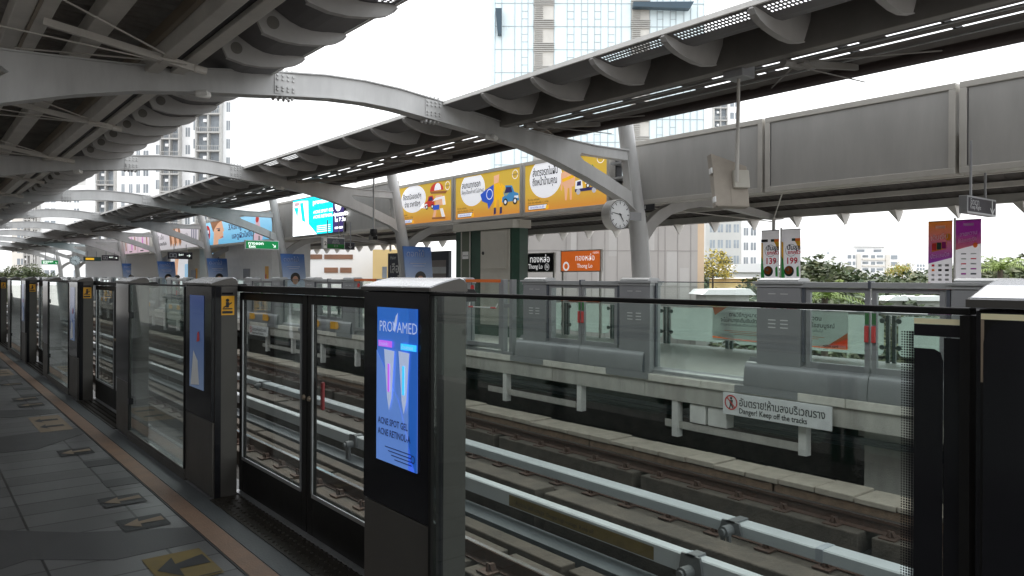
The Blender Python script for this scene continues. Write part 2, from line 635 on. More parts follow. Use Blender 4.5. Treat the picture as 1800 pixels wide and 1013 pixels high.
# walkway slabs beside the far rail: each slab 0.62 m
g = MB()
y, i = YN, 0
while y < YF:
    g.box(8.80, 9.34, y + .009, y + .491, -1.04 + .004 * (i % 3), -.975 + .006 * ((i * 7) % 4))
    y += .5
    i += 1
structure('walkway_slab_paving', g, 'slab', bevel=.01)
g = MB()
y = YN
while y < YF:
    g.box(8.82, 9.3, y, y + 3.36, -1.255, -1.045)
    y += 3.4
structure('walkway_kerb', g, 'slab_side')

RAIL = [(-.07, 0), (.07, 0), (.07, .012), (.012, .03), (.01, .115), (.035, .125), (.035, .158), (-.035, .158), (-.035, .125), (-.01, .115), (-.012, .03), (-.07, .012)]
def rail(x, label):
    z = -1.262
    t = thing('running_rail', label, 'rail', (x, 0, z), 'running rails of the two tracks')
    mb = MB().prism([(x + a, z + b) for a, b in RAIL], 'Y', YN, YF)
    mb.build('rail_web', 'rust', t)
    MB().box(x - .026, x + .026, YN, YF, z + .159, z + .162).build('running_surface', 'railtop', t)
    cl = MB()
    y = -2.0
    while y < 58:
        for sx in (-1, 1):
            cl.box(x + sx * .135 - .085, x + sx * .135 + .085, y - .09, y + .09, z - .0, z + .018)
            cl.prism([(y - .05, z + .019), (y + .05, z + .019), (y + .025, z + .075), (y - .02, z + .08)], 'X', x + sx * .1 - .03, x + sx * .1 + .03)
            cl.tube((x + sx * .15, y, z + .02), (x + sx * .15, y, z + .1), .016, .016, 6)
        y += .66
    f = cl.build('fastener', 'rust', t)
    f['kind'] = 'stuff'
rail(3.16, 'rusty rail of the near track, closest to the gate panels')
rail(4.58, 'rusty rail of the near track with a bright worn top, by the grey trough lid')
rail(7.27, 'rusty rail of the far track hidden behind the pale conductor cover')
rail(8.65, 'rusty brown far track rail running beside the beige walkway slabs')

def cover(x0, x1, z0, z1, label, sign, phase):
    t = thing('conductor_rail_cover', label, 'rail cover', ((x0 + x1) / 2, 0, z0), 'pale covers over the conductor rails')
    mb = MB()
    y = -6 + phase
    xm = (x0 + x1) / 2
    while y < YF:
        e = y + 6.49
        mb.prism([(x0, z0), (x1, z0), (x1, z1 - .012), (x1 - .012, z1), (x0 + .012, z1), (x0, z1 - .012)], 'Y', y, e)
        y += 6.5
    mb.build('cover_shell', 'cover', t)
    y = -6 + phase
    while y < YF:
        MB().prism([(x0 - .006, z0 - .004), (x1 + .006, z0 - .004), (x1 + .006, z1), (x1 - .01, z1 + .006), (x0 + .01, z1 + .006), (x0 - .006, z1)], 'Y', y - .035, y + .035).build('cover_joint', 'cover_side', t)
        y += 6.5
    if sign:
        a = Art((x0, 6.85, z0 + .01), (0, -1, 0), UZ, NX)
        a.rect(0, 0, 2.17, .125, 'ochre', 1)
        a.text('อันตราย ไฟฟ้าแรงสูง  Danger high voltage  Keep off', .12, .035, .06, 'ink', 2)
        a.build('warning_label', t)
    y = (4.24 if sign else 4.59) - 6.5
    while y < 60:
        st = MB()
        q = x0 - .1
        st.box(q - .02, q + .02, y - .05, y - .02, -1.48, z0 + .05)
        st.box(q - .02, q + .02, y + .02, y + .05, -1.48, z0 + .05)
        st.box(q - .07, q + .07, y - .09, y + .09, -1.5, -1.46)
        st.tube((q - .05, y, z0 + .05), (x0 - .004, y, z0 + .05), .058, .055, 16)
        st.tube((q - .08, y, z0 + .05), (q - .051, y, z0 + .05), .035, .035, 12)
        st.prism([(y - .13, z0 + .02), (y + .13, z0 + .02), (y + .1, z1 + .02), (y - .1, z1 + .02)], 'X', x0 - .03, x0 - .004)
        st.box(x0 - .03, x1, y - .05, y + .05, z1 + .001, z1 + .02)
        st.build('support_bracket', 'clampgrey', t)
        y += 6.5
cover(5.44, 5.57, -1.02, -.85, 'pale grey blue rail cover with an ochre warning label, over the near track', True, 4.3 - .5 + .0)
cover(6.52, 6.73, -.965, -.85, 'plain pale grey blue rail cover standing between the tracks and the slabs', False, 3.15)

# ================================================================== NEAR PLATFORM GATES
def near_cabinet(y0, y1, label, screen, sticker, cream=False):
    t = thing('gate_cabinet', label, 'gate cabinet', (1.8, (y0 + y1) / 2, 0), 'slim cabinets of the near platform gates')
    b = MB()
    b.box(1.737, 1.9, y0, y1, 0, 1.543)
    b.box(1.72, 1.736, y0 + .002, y1 - .002, .02, .552)
    b.build('housing', 'cab', t, bevel=.004)
    f = MB().box(1.714, 1.7365, y0 + .004, y1 - .004, .56, 1.54)
    f.box(1.738, 1.782, y0 - .004, y0 - .0005, .0, 1.54)
    f.build('front_glass', 'black', t, bevel=.003)
    c = MB()
    prof = [(1.706, 1.545), (1.706, 1.566), (1.74, 1.577), (1.79, 1.592), (1.835, 1.602), (1.862, 1.606), (1.882, 1.6), (1.896, 1.584), (1.901, 1.562), (1.901, 1.545)]
    c.prism(prof, 'Y', y0 - .006, y1 + .006)
    c.build('cap', 'cap', t, bevel=.004)
    e = MB()
    pe = [(a + (.002 if a < 1.8 else -.003), z + (.002 if z < 1.55 else -.004)) for a, z in prof]
    e.prism(pe, 'Y', y0 - .011, y0 - .0065)
    e.prism(pe, 'Y', y1 + .0065, y1 + .011)
    e.box(1.7025, 1.7058, y0 - .011, y1 + .011, 1.547, 1.563)
    e.build('cap_trim', 'cab', t)
    MB().prism([(1.905, 1.5), (2.0, 1.5), (2.0, 1.54), (1.985, 1.556), (1.905, 1.556)], 'Y', y0 + .06, y0 + .5).build('motor_box', 'blackmatt', t, bevel=.004)
    if screen:
        a = Art((1.7135, y1 - .14, .765), UX, UZ, NX, .36, .705)
        if screen == 1:
            a.rect(0, 0, 1, 1, 'scr_grad', 1)
            a.poly([(0, 0), (.95, 0), (.55, .42), (0, .72)], 'scr_pale', 2)
            a.poly([(.8, 0), (1, 0), (1, 1), (.8, 1)], 'scr_deep', 2)
            a.text('PROVAMED', .09, .845, .069, 'scr_white', 4, sx=.93)
            a.poly([(.42, .86), (.5, .95), (.55, .97), (.52, .89), (.46, .85)], 'scr_white', 3)
            a.rect(.07, .745, .42, .785, 'scr_mag', 4)
            a.rect(.63, .74, 1, .78, 'scr_cyan', 4)
            a.text('ช่วยลดสิว', .1, .753, .022, 'scr_white', 5)
            a.text('ช่วยลดรอย', .66, .748, .022, 'scr_white', 5)
            for u0, k in ((.22, 'scr_mag'), (.58, 'scr_cyan')):
                a.poly([(u0, .73), (u0 + .26, .725), (u0 + .19, .42), (u0 + .13, .34), (u0 + .08, .42)], 'scr_white', 4)
                a.rect(u0 + .1, .46, u0 + .15, .64, k, 5)
            a.text('ACNE SPOT GEL', .08, .245, .042, 'scr_navy', 5, bold=.02, sx=.86)
            a.text('ACNE RETINOL-A', .08, .175, .042, 'scr_navy', 5, bold=.02, sx=.86)
            for i in range(4):
                a.rect(.25 + .08 * i, .1 - .022 * i, .9, .106 - .022 * i, 'scr_navy', 4)
            a.ring(.94, .08, .05, .015, 'scr_navy', 5)
        else:
            a.rect(0, 0, 1, 1, 'scr_plain', 1)
            a.poly([(.1, .02), (.7, .05), (.6, .3), (.3, .4)], 'signgrey', 2)
            a.poly([(.55, .5), (.75, .52), (.7, .62), (.6, .6)], 'inkred', 3)
        a.build('screen', t)
    if sticker:
        a = Art((1.775, y0 - .0005, 1.33), (1, 0, 0), UZ, (0, -1, 0))
        a.rect(0, 0, .1, .14, 'yellowsticker', 1)
        a.disc(.05, .108, .012, 'ink', 2, sy=.012)
        a.poly([(.04, .055), (.06, .055), (.062, .095), (.038, .095)], 'ink', 2)
        a.poly([(.02, .05), (.08, .085), (.08, .095), (.02, .06)], 'ink', 3)
        a.rect(.015, .042, .085, .05, 'ink', 2)
        a.rect(.012, .012, .088, .03, 'ink', 2)
        a.rect(0.01, .15, .09, .165, 'black', 1)
        a.build('warning_sticker', t)
    if cream:
        a = Art((1.7135, y1 - .015, .56), UX, UZ, NX)
        w, h, r = y1 - y0 - .02, .975, .05
        a.rect(0, 0, w, h, 'blackmatt', 1)
        a.rect(.0, h - .012, w, h, 'cream', 1.4)
        a.rect(.0, h - .14, .006, h - .013, 'beige', 1.4)
        pts = [(.005, 0), (w, 0), (w, h - .012), (.005 + r, h - .012)] + [(.005 + r - r * math.sin(R(i * 15)), h - .012 - r + r * math.cos(R(i * 15))) for i in range(1, 7)]
        a.poly(pts, 'black', 2)
        a.build('frit_panel', t)
    return t

def near_panel(y0, y1, label, frit=False, clamps=True):
    t = thing('glass_barrier', label, 'glass panel', (1.73, (y0 + y1) / 2, 0), 'fixed glass panels of the near platform gates')
    MB().box(1.722, 1.734, y0 + .02, y1 - .02, .09, 1.529).build('glass_pane', 'glass_near', t)
    f = MB().box(1.712, 1.744, y0, y1, 1.53, 1.545)
    f.build('top_rail', 'blackmatt', t, bevel=.003)
    f = MB().box(1.71, 1.746, y0, y1, .0, .06)
    f.box(1.714, 1.742, y0, y1, .061, .088)
    f.build('bottom_rail', 'cab', t)
    for q in (y0, y1 - .019):
        MB().box(1.708, 1.748, q, q + .019, .09, 1.529).build('side_post', 'blackmatt', t)
    for z in (.35, 1.2) if clamps else ():
        f = MB().box(1.7, 1.756, y1 - .075, y1 - .02, z, z + .06)
        f.build('clamp', 'black', t, bevel=.004)
    if frit:
        a = Art((1.7215, y0 + .115, .09), UX, UZ, NX)
        a.rect(0, 1.418, .095, 1.43, 'cream', 1)
        a.rect(0, 1.392, .095, 1.4175, 'black', 1)
        a.poly([(0, 0), (.06, 0), (.06, 1.34), (.055, 1.358), (.042, 1.365), (0, 1.365)], 'black', 1)
        a.rect(.06, 0, .095, 1.39, 'black', 0)
        for i in range(5):
            for j in range(250):
                q = .0026 - .0003 * i
                a.rect(-.003 - .0056 * i - q, .004 + .0056 * j - q, -.003 - .0056 * i + q, .004 + .0056 * j + q, 'black', 1)
        a.build('frit_border', t)
    return t

def near_gate(y0, y1, label):
    t = thing('sliding_gate', label, 'gate', (1.95, (y0 + y1) / 2, 0), 'twin leaf sliding gates of the near platform')
    f = MB().box(1.915, 1.99, y0 - .25, y1 + .25, 1.5, 1.545)
    f.build('header_rail', 'blackmatt', t, bevel=.003)
    f = MB().box(1.905, 2.05, y0 - .02, y1 + .02, .004, .02)
    f.build('sill', 'chrome', t)
    ym = (y0 + y1) / 2
    for a, b, s in ((y0, ym - .006, 1), (ym + .006, y1, -1)):
        fr = MB()
        fr.box(1.935, 1.965, a, a + .075, .025, 1.495)
        fr.box(1.935, 1.965, b - .075, b, .025, 1.495)
        fr.box(1.935, 1.965, a + .075, b - .075, 1.44, 1.495)
        fr.box(1.936, 1.964, a + .075, b - .075, .025, .27)
        leaf = fr.build('door_leaf', 'blackmatt', t, bevel=.003)
        MB().box(1.947, 1.953, a + .076, b - .076, .271, 1.439).build('glass_pane', 'glass_door', leaf)
        tr = MB()
        tr.box(1.928, 1.9345, a + .076, b - .076, .262, .285)
        tr.box(1.928, 1.9345, a + .07, a + .09, .286, 1.44)
        tr.box(1.928, 1.9345, b - .09, b - .07, .286, 1.44)
        tr.build('inner_trim', 'chrome', leaf)
        yl = b - .035 if s > 0 else a + .035
        MB().tube((1.934, yl, .86), (1.922, yl, .86), .018, .014, 14).build('latch', 'brass', leaf)
        if s > 0:
            MB().box(1.966, 1.985, b - .145, b - .115, .8, .97).build('release_handle', 'inkreddark', leaf, bevel=.006)
    return t

A0, A1, B0, B1 = 5.62, 6.29, 2.697, 3.289
near_cabinet(A0 - P - .06, .625, 'black fronted gate cabinet under a bright curved cap, closest to the camera', 0, False, True)
near_panel(.63, B0, 'wide near glass panel ending in a dotted black border', True, False)
cb = near_cabinet(B0, B1, 'gate cabinet whose tall blue screen shows two cream tubes', 1, False)
ca = near_cabinet(A0, A1, 'gate cabinet with a yellow sticker facing the camera, beyond the black sliding gate', 2, True)
cn = near_cabinet(B0 + P, B1 + P, 'first screenless black fronted cabinet along the near gate line', 0, False)
gg = near_gate(B1 - .06, A0 + .06, 'black framed sliding gate beside the cabinet showing cream tubes')
gp = near_panel(A1, B0 + P, 'glass panel just beyond the first cabinet with a yellow sticker')
for k in range(1, 16):
    o = ORD[k]
    if k > 1:
        dup(cn, (0, P * (k - 1), 0), '%s screenless black fronted cabinet along the near gate line' % ORD[k - 1])
    dup(ca, (0, P * k, 0), '%s cabinet with a yellow end sticker along the near gate line' % o)
    dup(gg, (0, P * k, 0), '%s black sliding gate along the near platform edge' % o)
    dup(gp, (0, P * k, 0), '%s plain fixed glass panel along the near platform edge' % o)

# studded plates in front of each gate
def stud_plate(y0, y1, label):
    t = thing('tactile_plate', label, 'floor plate', (1.84, (y0 + y1) / 2, 0), 'studded floor plates before the near gates')
    s = MB().box(1.70, 1.925, y0, y1, .004, .01)
    ny = int((y1 - y0) / .062)
    for i in range(ny):
        for j in range(4):
            x, y = 1.73 + .055 * j, y0 + .035 + .062 * i
            s.tube((x, y, .0101), (x, y, .016), .014, .009, 6)
    s.build('studded_plate', 'tactile', t)
    return t
sp = stud_plate(B1 + .02, A0 - .02, 'dark studded floor plate before the sliding gate closest to the camera')
for k in range(1, 12):
    dup(sp, (0, P * k, 0), '%s dark studded floor plate along the near gates' % ORD[k])

# floor markings
def sticker(y0, y1, x0, x1, style, label):
    t = thing('floor_sticker', label, 'floor sticker', ((x0 + x1) / 2, (y0 + y1) / 2, .002), 'boarding stickers on the near platform floor')
    a = Art((x0, y0, .002), (1, 0, 0), (0, 1, 0), (0, 0, 1), x1 - x0, y1 - y0)
    ring, arrow = {'yellow': ('ochre', 'ink'), 'dark': ('darktile', 'beige'), 'beige': ('beige', 'darktile')}[style]
    a.rect(0, 0, 1, 1, ring, 1)
    a.rect(.03, .03, .97, .06, arrow, 2) if style == 'yellow' else None
    if style == 'beige':
        for b in (.3, .7):
            a.poly([(.1, b), (.35, b + .15), (.3, b + .05), (.85, b + .05), (.85, b - .05), (.3, b - .05), (.35, b - .15)], arrow, 2)
    else:
        a.poly([(.08, .5), (.45, .85), (.42, .6), (.95, .75), (.95, .4), (.42, .42), (.4, .15)], arrow, 2)
    a.build('sticker_sheet', t)
ST = [(4.18, 4.65, 1.04, 1.35, 'yellow', 'ochre square floor sticker with a black arrow, closest to the camera'),
      (5.22, 5.5, 1.07, 1.345, 'dark', 'dark floor sticker with a beige arrow beside the near cabinet foot'),
      (5.85, 6.12, 1.07, 1.345, 'dark', 'second dark floor sticker with a beige arrow, past the ochre one'),
      (7.75, 8.05, 1.07, 1.34, 'dark', 'third dark floor sticker with a beige arrow, past two dark tiles'),
      (9.1, 10.15, 1.07, 1.37, 'beige', 'beige floor sticker with two dark arrows, middle of the floor line'),
      (11.0, 11.3, 1.07, 1.345, 'dark', 'dark arrow floor sticker just past the beige double arrow one'),
      (11.6, 11.9, 1.07, 1.345, 'dark', 'dark arrow floor sticker second past the beige double arrow one'),
      (13.3, 13.6, 1.07, 1.345, 'dark', 'dark arrow floor sticker third past the beige double arrow one'),
      (14.7, 15.7, 1.07, 1.37, 'beige', 'small far beige floor sticker with two dark arrows')]
for s in ST:
    sticker(*s)
g = MB()
for y0, y1, x0, x1 in ((6.42, 6.66, 1.19, 1.42), (7.2, 7.44, 1.19, 1.42), (11.96, 12.2, 1.19, 1.42), (12.74, 12.98, 1.19, 1.42)):
    g.box(x0, x1, y0, y1, .0005, .0025)
for k in range(3):
    o = P * k
    g.prism([(-1.0, 5.2 + o), (.46, 5.75 + o), (.84, 5.4 + o), (1.425, 5.08 + o), (1.425, 4.77 + o), (.92, 4.75 + o), (.54, 5.05 + o), (-1.0, 4.3 + o)], 'Z', .0005, .002)
    g.prism([(-1.0, 9.0 + o), (.72, 9.1 + o), (1.05, 9.17 + o), (1.425, 9.16 + o), (1.425, 8.8 + o), (.95, 8.25 + o), (.4, 8.3 + o)], 'Z', .0005, .002)
mk('inlay', (.058, .058, .06), .45, 0, .3, 5, .1, 120)
structure('floor_dark_inlay', g, 'inlay')

# ================================================================== FAR PLATFORM GATES
FX0, FX1 = 9.95, 10.28
FC = 4.9
def far_cabinet(y0, y1, label):
    t = thing('platform_gate_cabinet', label, 'gate cabinet', (10.1, (y0 + y1) / 2, 0), 'grey cabinets of the opposite platform gates')
    b = MB().box(10.0, FX1, y0, y1, 0, 1.5)
    b.build('housing', 'far_cab', t, bevel=.008)
    b = MB().box(9.985, 10.3, y0 - .02, y1 + .02, 1.502, 1.545)
    b.box(9.96, 10.32, y0 - .05, y1 + .05, 1.547, 1.585)
    b.prism([(9.99, 1.587), (10.3, 1.587), (10.3, 1.605), (10.25, 1.64), (10.05, 1.64), (9.99, 1.61)], 'Y', y0 + .03, y1 - .03)
    b.build('cap', 'far_light', t, bevel=.004)
    v = MB()
    ym = (y0 + y1) / 2
    for dy in (-.1, .1):
        for i in range(3):
            v.box(9.993, 9.9995, ym + dy - .06, ym + dy + .06, .9 + .055 * i, .915 + .055 * i)
        v.box(9.993, 9.9995, ym + dy - .06, ym + dy + .06, 1.4, 1.408)
    v.build('vent', 'white', t)
    return t
SK = [(10.02, 0), (9.94, 0), (9.93, .06), (9.95, .22), (9.965, .29), (9.99, .345), (10.03, .37), (10.06, .37), (10.06, .39), (10.08, .39), (10.08, .41), (10.1, .41), (10.1, .43), (10.13, .43), (10.13, 0)]
def far_gate(c, label):
    t = thing('platform_sliding_gate', label, 'gate', (10.1, c, 0), 'twin leaf gates of the opposite platform')
    h = MB().box(9.98, 10.1, c - 1.0, c - .02, 1.502, 1.58)
    h.box(9.98, 10.1, c + .02, c + 1.0, 1.502, 1.58)
    h.box(9.975, 10.105, c - .018, c + .018, 1.5, 1.6, 1)
    h.build('header_rail', ['far_light', 'far_dark'], t, bevel=.004)
    for s in (-1, 1):
        a, b = (c + .012, c + .93) if s > 0 else (c - .93, c - .012)
        f = MB()
        f.box(10.02, 10.07, a, a + .07, .36, 1.5)
        f.box(10.02, 10.07, b - .07, b, .36, 1.5)
        f.box(10.02, 10.07, a + .07, b - .07, 1.44, 1.5)
        f.box(10.02, 10.07, a + .07, b - .07, .36, .45)
        leaf = f.build('door_leaf', 'far_cab', t, bevel=.004)
        MB().box(10.04, 10.048, a + .07, b - .07, .451, 1.439).build('glass_pane', 'glass_far', leaf)
        yy = a + .035 if s > 0 else b - .035
        MB().box(9.985, 10.019, yy - .025, yy + .025, .78, 1.0).build('release_handle', 'inkred', leaf, bevel=.006)
        MB().box(10.01, 10.019, yy - .025, yy + .025, 1.02, 1.17).build('release_label', 'bannergreen', leaf)
        o = c + (.945 if s > 0 else -.985)
        MB().box(10.005, 10.06, o, o + .04, .43, 1.5).build('door_jamb', 'far_dark', t)
    for s in (-1, 1):
        k = MB()
        a, b = (c + .006, c + 1.9) if s > 0 else (c - 1.6, c - .006)
        k.prism(SK, 'Y', a, b)
        k.build('threshold_skirt', 'far_cab', t, smooth=True)
        k = MB().prism([(p[0] + .012, p[1] * .985) for p in SK], 'Y', a - .004 if s < 0 else b + .0005, a - .0005 if s < 0 else b + .004)
        k.build('skirt_end', 'far_dark', t)
    p = MB().box(9.92, 9.99, c + 1.0, c + 2.05, -.105, -.002)
    p.box(9.92, 9.99, c - 1.75, c - .75, -.105, -.002)
    p.build('edge_plate', 'far_cab', t)
    return t
def far_panel(y0, y1, label, emergency=False):
    t = thing('platform_glass_barrier', label, 'glass panel', (10.15, (y0 + y1) / 2, 0), 'fixed glass panels of the opposite platform gates')
    MB().box(10.14, 10.15, y0 + .04, y1 - .04, .1, 1.56).build('glass_pane', 'glass_far', t)
    f = MB().box(10.135, 10.155, y0, y1, 1.5605, 1.575)
    f.build('top_trim', 'far_dark', t)
    f = MB().prism([(10.08, .004), (10.2, .004), (10.2, .1), (10.15, .1), (10.13, .07), (10.08, .05)], 'Y', y0, y1)
    f.build('bottom_rail', 'far_light', t)
    for q in (y0, y1 - .035):
        MB().box(10.12, 10.17, q, q + .035, .1, 1.56).build('side_post', 'far_dark', t)
    if emergency:
        y = y0 + .75
        f = MB().box(9.99, 10.11, y0 + .35, y0 + .45, .06, 1.6, 0)
        f.box(9.99, 10.11, y - .1, y, .06, 1.6, 0)
        f.box(10.0, 10.1, y0 + .451, y - .101, 1.0, 1.08, 0)
        f.box(9.97, 10.12, y0 + .3, y0 + .68, .002, .059, 0)
        f.build('gate_post', 'far_cab', t, bevel=.004)
        f = MB().box(9.995, 10.1, y + .002, y1 - .1, .12, .2)
        f.box(9.995, 10.1, y1 - .099, y1 - .03, .12, 1.53)
        f.box(9.995, 10.1, y + .002, y + .07, .2, 1.53)
        f.build('emergency_leaf', 'far_cab', t)
        MB().box(9.98, 10.11, y + .002, y1 - .05, 1.532, 1.6).build('orange_header', 'orange', t)
        b = MB().tube((9.95, y + .15, .98), (9.95, y1 - .25, .98), .014, .014, 8, 0)
        b.tube((9.95, y + .12, .98), (9.95, y + .3, .98), .018, .018, 8, 1)
        b.tube((9.95, y1 - .4, .98), (9.95, y1 - .22, .98), .018, .018, 8, 1)
        b.tube((9.95, y + .13, .98), (9.99, y + .1, 1.07), .012, .012, 8, 0)
        b.tube((9.95, y1 - .23, .98), (9.99, y1 - .2, 1.07), .012, .012, 8, 0)
        b.build('push_bar', ['white', 'inkred'], t)
        MB().tube((9.98, y1 - .3, 1.41), (10.0, y1 - .3, 1.41), .06, .06, 18).build('stop_disc', 'inkred', t)
    return t
fc = [far_cabinet(FC - 1.72, FC - 1.0, 'grey far gate cabinet at the far edge of view beside the bright cap'),
      far_cabinet(FC + 1.0, FC + 1.72, 'grey far gate cabinet under the white banners priced 139 and 199')]
fg = far_gate(FC, 'far twin leaf gate with red releases in front of the wide white railing banner')
fp = far_panel(FC + 1.72, FC + P - 1.72, 'far glass panel beyond the cabinet under the banners priced 139 and 199')
for k in range(1, 16):
    o = ORD[k - 1] if k > 1 else 'first'
    names = {1: ('cabinet at the foot of the leaning column with the clock', 'cabinet before the dark station name sign')}.get(k)
    dup(fc[0], (0, P * k, 0), ('grey opposite platform ' + names[0]) if names else '%s lower flank cabinet of the opposite gates counted from the clock column' % ORD[k - 1])
    dup(fc[1], (0, P * k, 0), ('grey opposite platform ' + names[1]) if names else '%s upper flank cabinet of the opposite gates counted from the clock column' % ORD[k - 1])
    g2 = dup(fg, (0, P * k, 0), 'far twin leaf gate with red releases under the station name signs' if k == 1 else '%s twin leaf gate of the opposite platform counted from the clock column' % ORD[k - 1])
    if k >= 3:
        for s in (-.62, .72):
            a = Art((9.928, FC + P * k + s + .28, .1), UX, UZ, NX)
            a.poly([(0, 0), (.5, 0), (.6, .08), (.52, .22), (.02, .22)], 'yellowsticker', 6)
            st = a.mb.build('skirt_sticker', a.mats, None, loc=(10.1, FC + P * k, 0))
            st.parent = g2
            st.location = (0, 0, 0)
    if k in (1, 2):
        far_panel(FC + P * k + 1.72, FC + P * (k + 1) - 1.72, ('emergency gate with an orange header and red and white push bar beside the green booth' if k == 1 else
                  'emergency gate with an orange header before the navy wall poster'), True)
    else:
        dup(fp, (0, P * k, 0), '%s plain glass panel of the opposite platform counted from the clock column' % ORD[k - 1])

# ================================================================== CANOPY FRAMES
def mirpts(pts):
    return [(mir(x), z) for x, z in pts]
half_top = [(6.01, 4.93), (6.7, 4.905), (7.4, 4.83), (8.1, 4.74), (8.9, 4.63), (9.7, 4.55), (10.6, 4.5), (11.5, 4.46), (12.7, 4.47)]
half_bot = [(12.86, 3.1), (12.4, 3.38), (11.9, 3.56), (11.2, 3.8), (10.3, 4.06), (9.5, 4.24), (8.7, 4.35), (7.94, 4.43), (7.2, 4.51), (6.6, 4.57), (6.01, 4.59)]
hole = [(11.02, 4.22), (11.1, 4.28), (11.4, 4.27), (12.5, 4.27), (12.6, 3.58), (12.2, 3.74), (11.7, 3.93), (11.15, 4.12)]
def frame_proto():
    y = 0
    t = thing('canopy_frame', 'first arched steel frame with the clock on its leaning column', 'steel frame', (CX, 0, 0), 'arched steel frames spanning both tracks')
    outer = half_top + half_bot + list(reversed(mirpts(half_bot)))[1:] + list(reversed(mirpts(half_top)))[:-1]
    MB().prism(outer, 'Y', -.1, .1, 0, [hole, mirpts(hole)]).build('arched_beam', 'steel', t)
    f = MB()
    def ribbon(pts, w, h):
        for (a, b), (c, d) in zip(pts, pts[1:]):
            f.bar((a, 0, b), (c, 0, d), w, h, 0, (0, 0, 1))
    for top, bot in ((half_top, half_bot), (mirpts(half_top), mirpts(half_bot))):
        ribbon([(x, z + .012) for x, z in top], .27, .022)
        ribbon([(x, z - .012) for x, z in bot], .27, .022)
    ribbon(hole[1:4], .2, .02)
    f.build('flange', 'steel', t)
    for s in (-1, 1):
        X = (lambda v: v) if s > 0 else mir
        c = MB()
        c.tube((X(13.26), 0, 0), (X(12.99), 0, 2.6), .235, .21, 20)
        c.tube((X(12.99), 0, 2.6), (X(12.5), 0, 5.18), .21, .17, 20)
        c.build('column', 'steel', t, smooth=True)
        p = MB()
        xx = 7.39
        p.box(min(X(xx - .17), X(xx + .17)), max(X(xx - .17), X(xx + .17)), -.116, .116, 4.49, 4.82)
        for i in range(4):
            for z in (4.55, 4.6, 4.72, 4.78):
                p.tube((X(xx - .13 + .085 * i), -.116, z), (X(xx - .13 + .085 * i), -.14, z), .024, .02, 8)
            for sy in (-.07, .07):
                p.tube((X(xx - .13 + .085 * i), sy, 4.85), (X(xx - .13 + .085 * i), sy, 4.89), .026, .022, 8)
                p.tube((X(xx - .13 + .085 * i), sy, 4.46), (X(xx - .13 + .085 * i), sy, 4.42), .026, .022, 8)
        p.build('splice_plate', 'steel', t)
        a = MB()
        up = [(13.05, 2.75), (13.2, 2.95), (13.55, 3.2), (14.0, 3.39), (14.6, 3.53), (15.3, 3.61), (16.1, 3.62), (16.9, 3.55), (17.7, 3.46), (18.35, 3.36)]
        lo = [(18.35, 3.25), (17.7, 3.3), (16.9, 3.36), (16.1, 3.43), (15.3, 3.41), (14.6, 3.31), (14.0, 3.13), (13.55, 2.87), (13.25, 2.55), (13.1, 2.3)]
        a.prism([(X(x), z) for x, z in up + lo], 'Y', -.09, .09)
        a.build('outer_arm', 'bracket', t)
        q = MB().box(min(X(18.1), X(18.62)), max(X(18.1), X(18.62)), -.2, .2, 3.262, 3.286)
        q.tube((X(18.4), 0, 3.26), (X(18.4), 0, 2.95), .05, .05, 10)
        q.build('gusset_plate', 'bracket', t)
        e = MB().tube((X(8.55), -.11, 4.3), (X(8.75), -.19, 4.28), .05, .05, 10)
        e.tube((X(8.75), -.19, 4.28), (X(8.62), -.26, 4.3), .045, .04, 10)
        e.build('drain_spout', 'offwhite', t)
    return t
fr = frame_proto()
fr.location.y = Y1
for k in range(1, 9):
    dup(fr, (0, D * k, 0), '%s arched steel frame counted from the clock column along the tracks' % ORD[k])

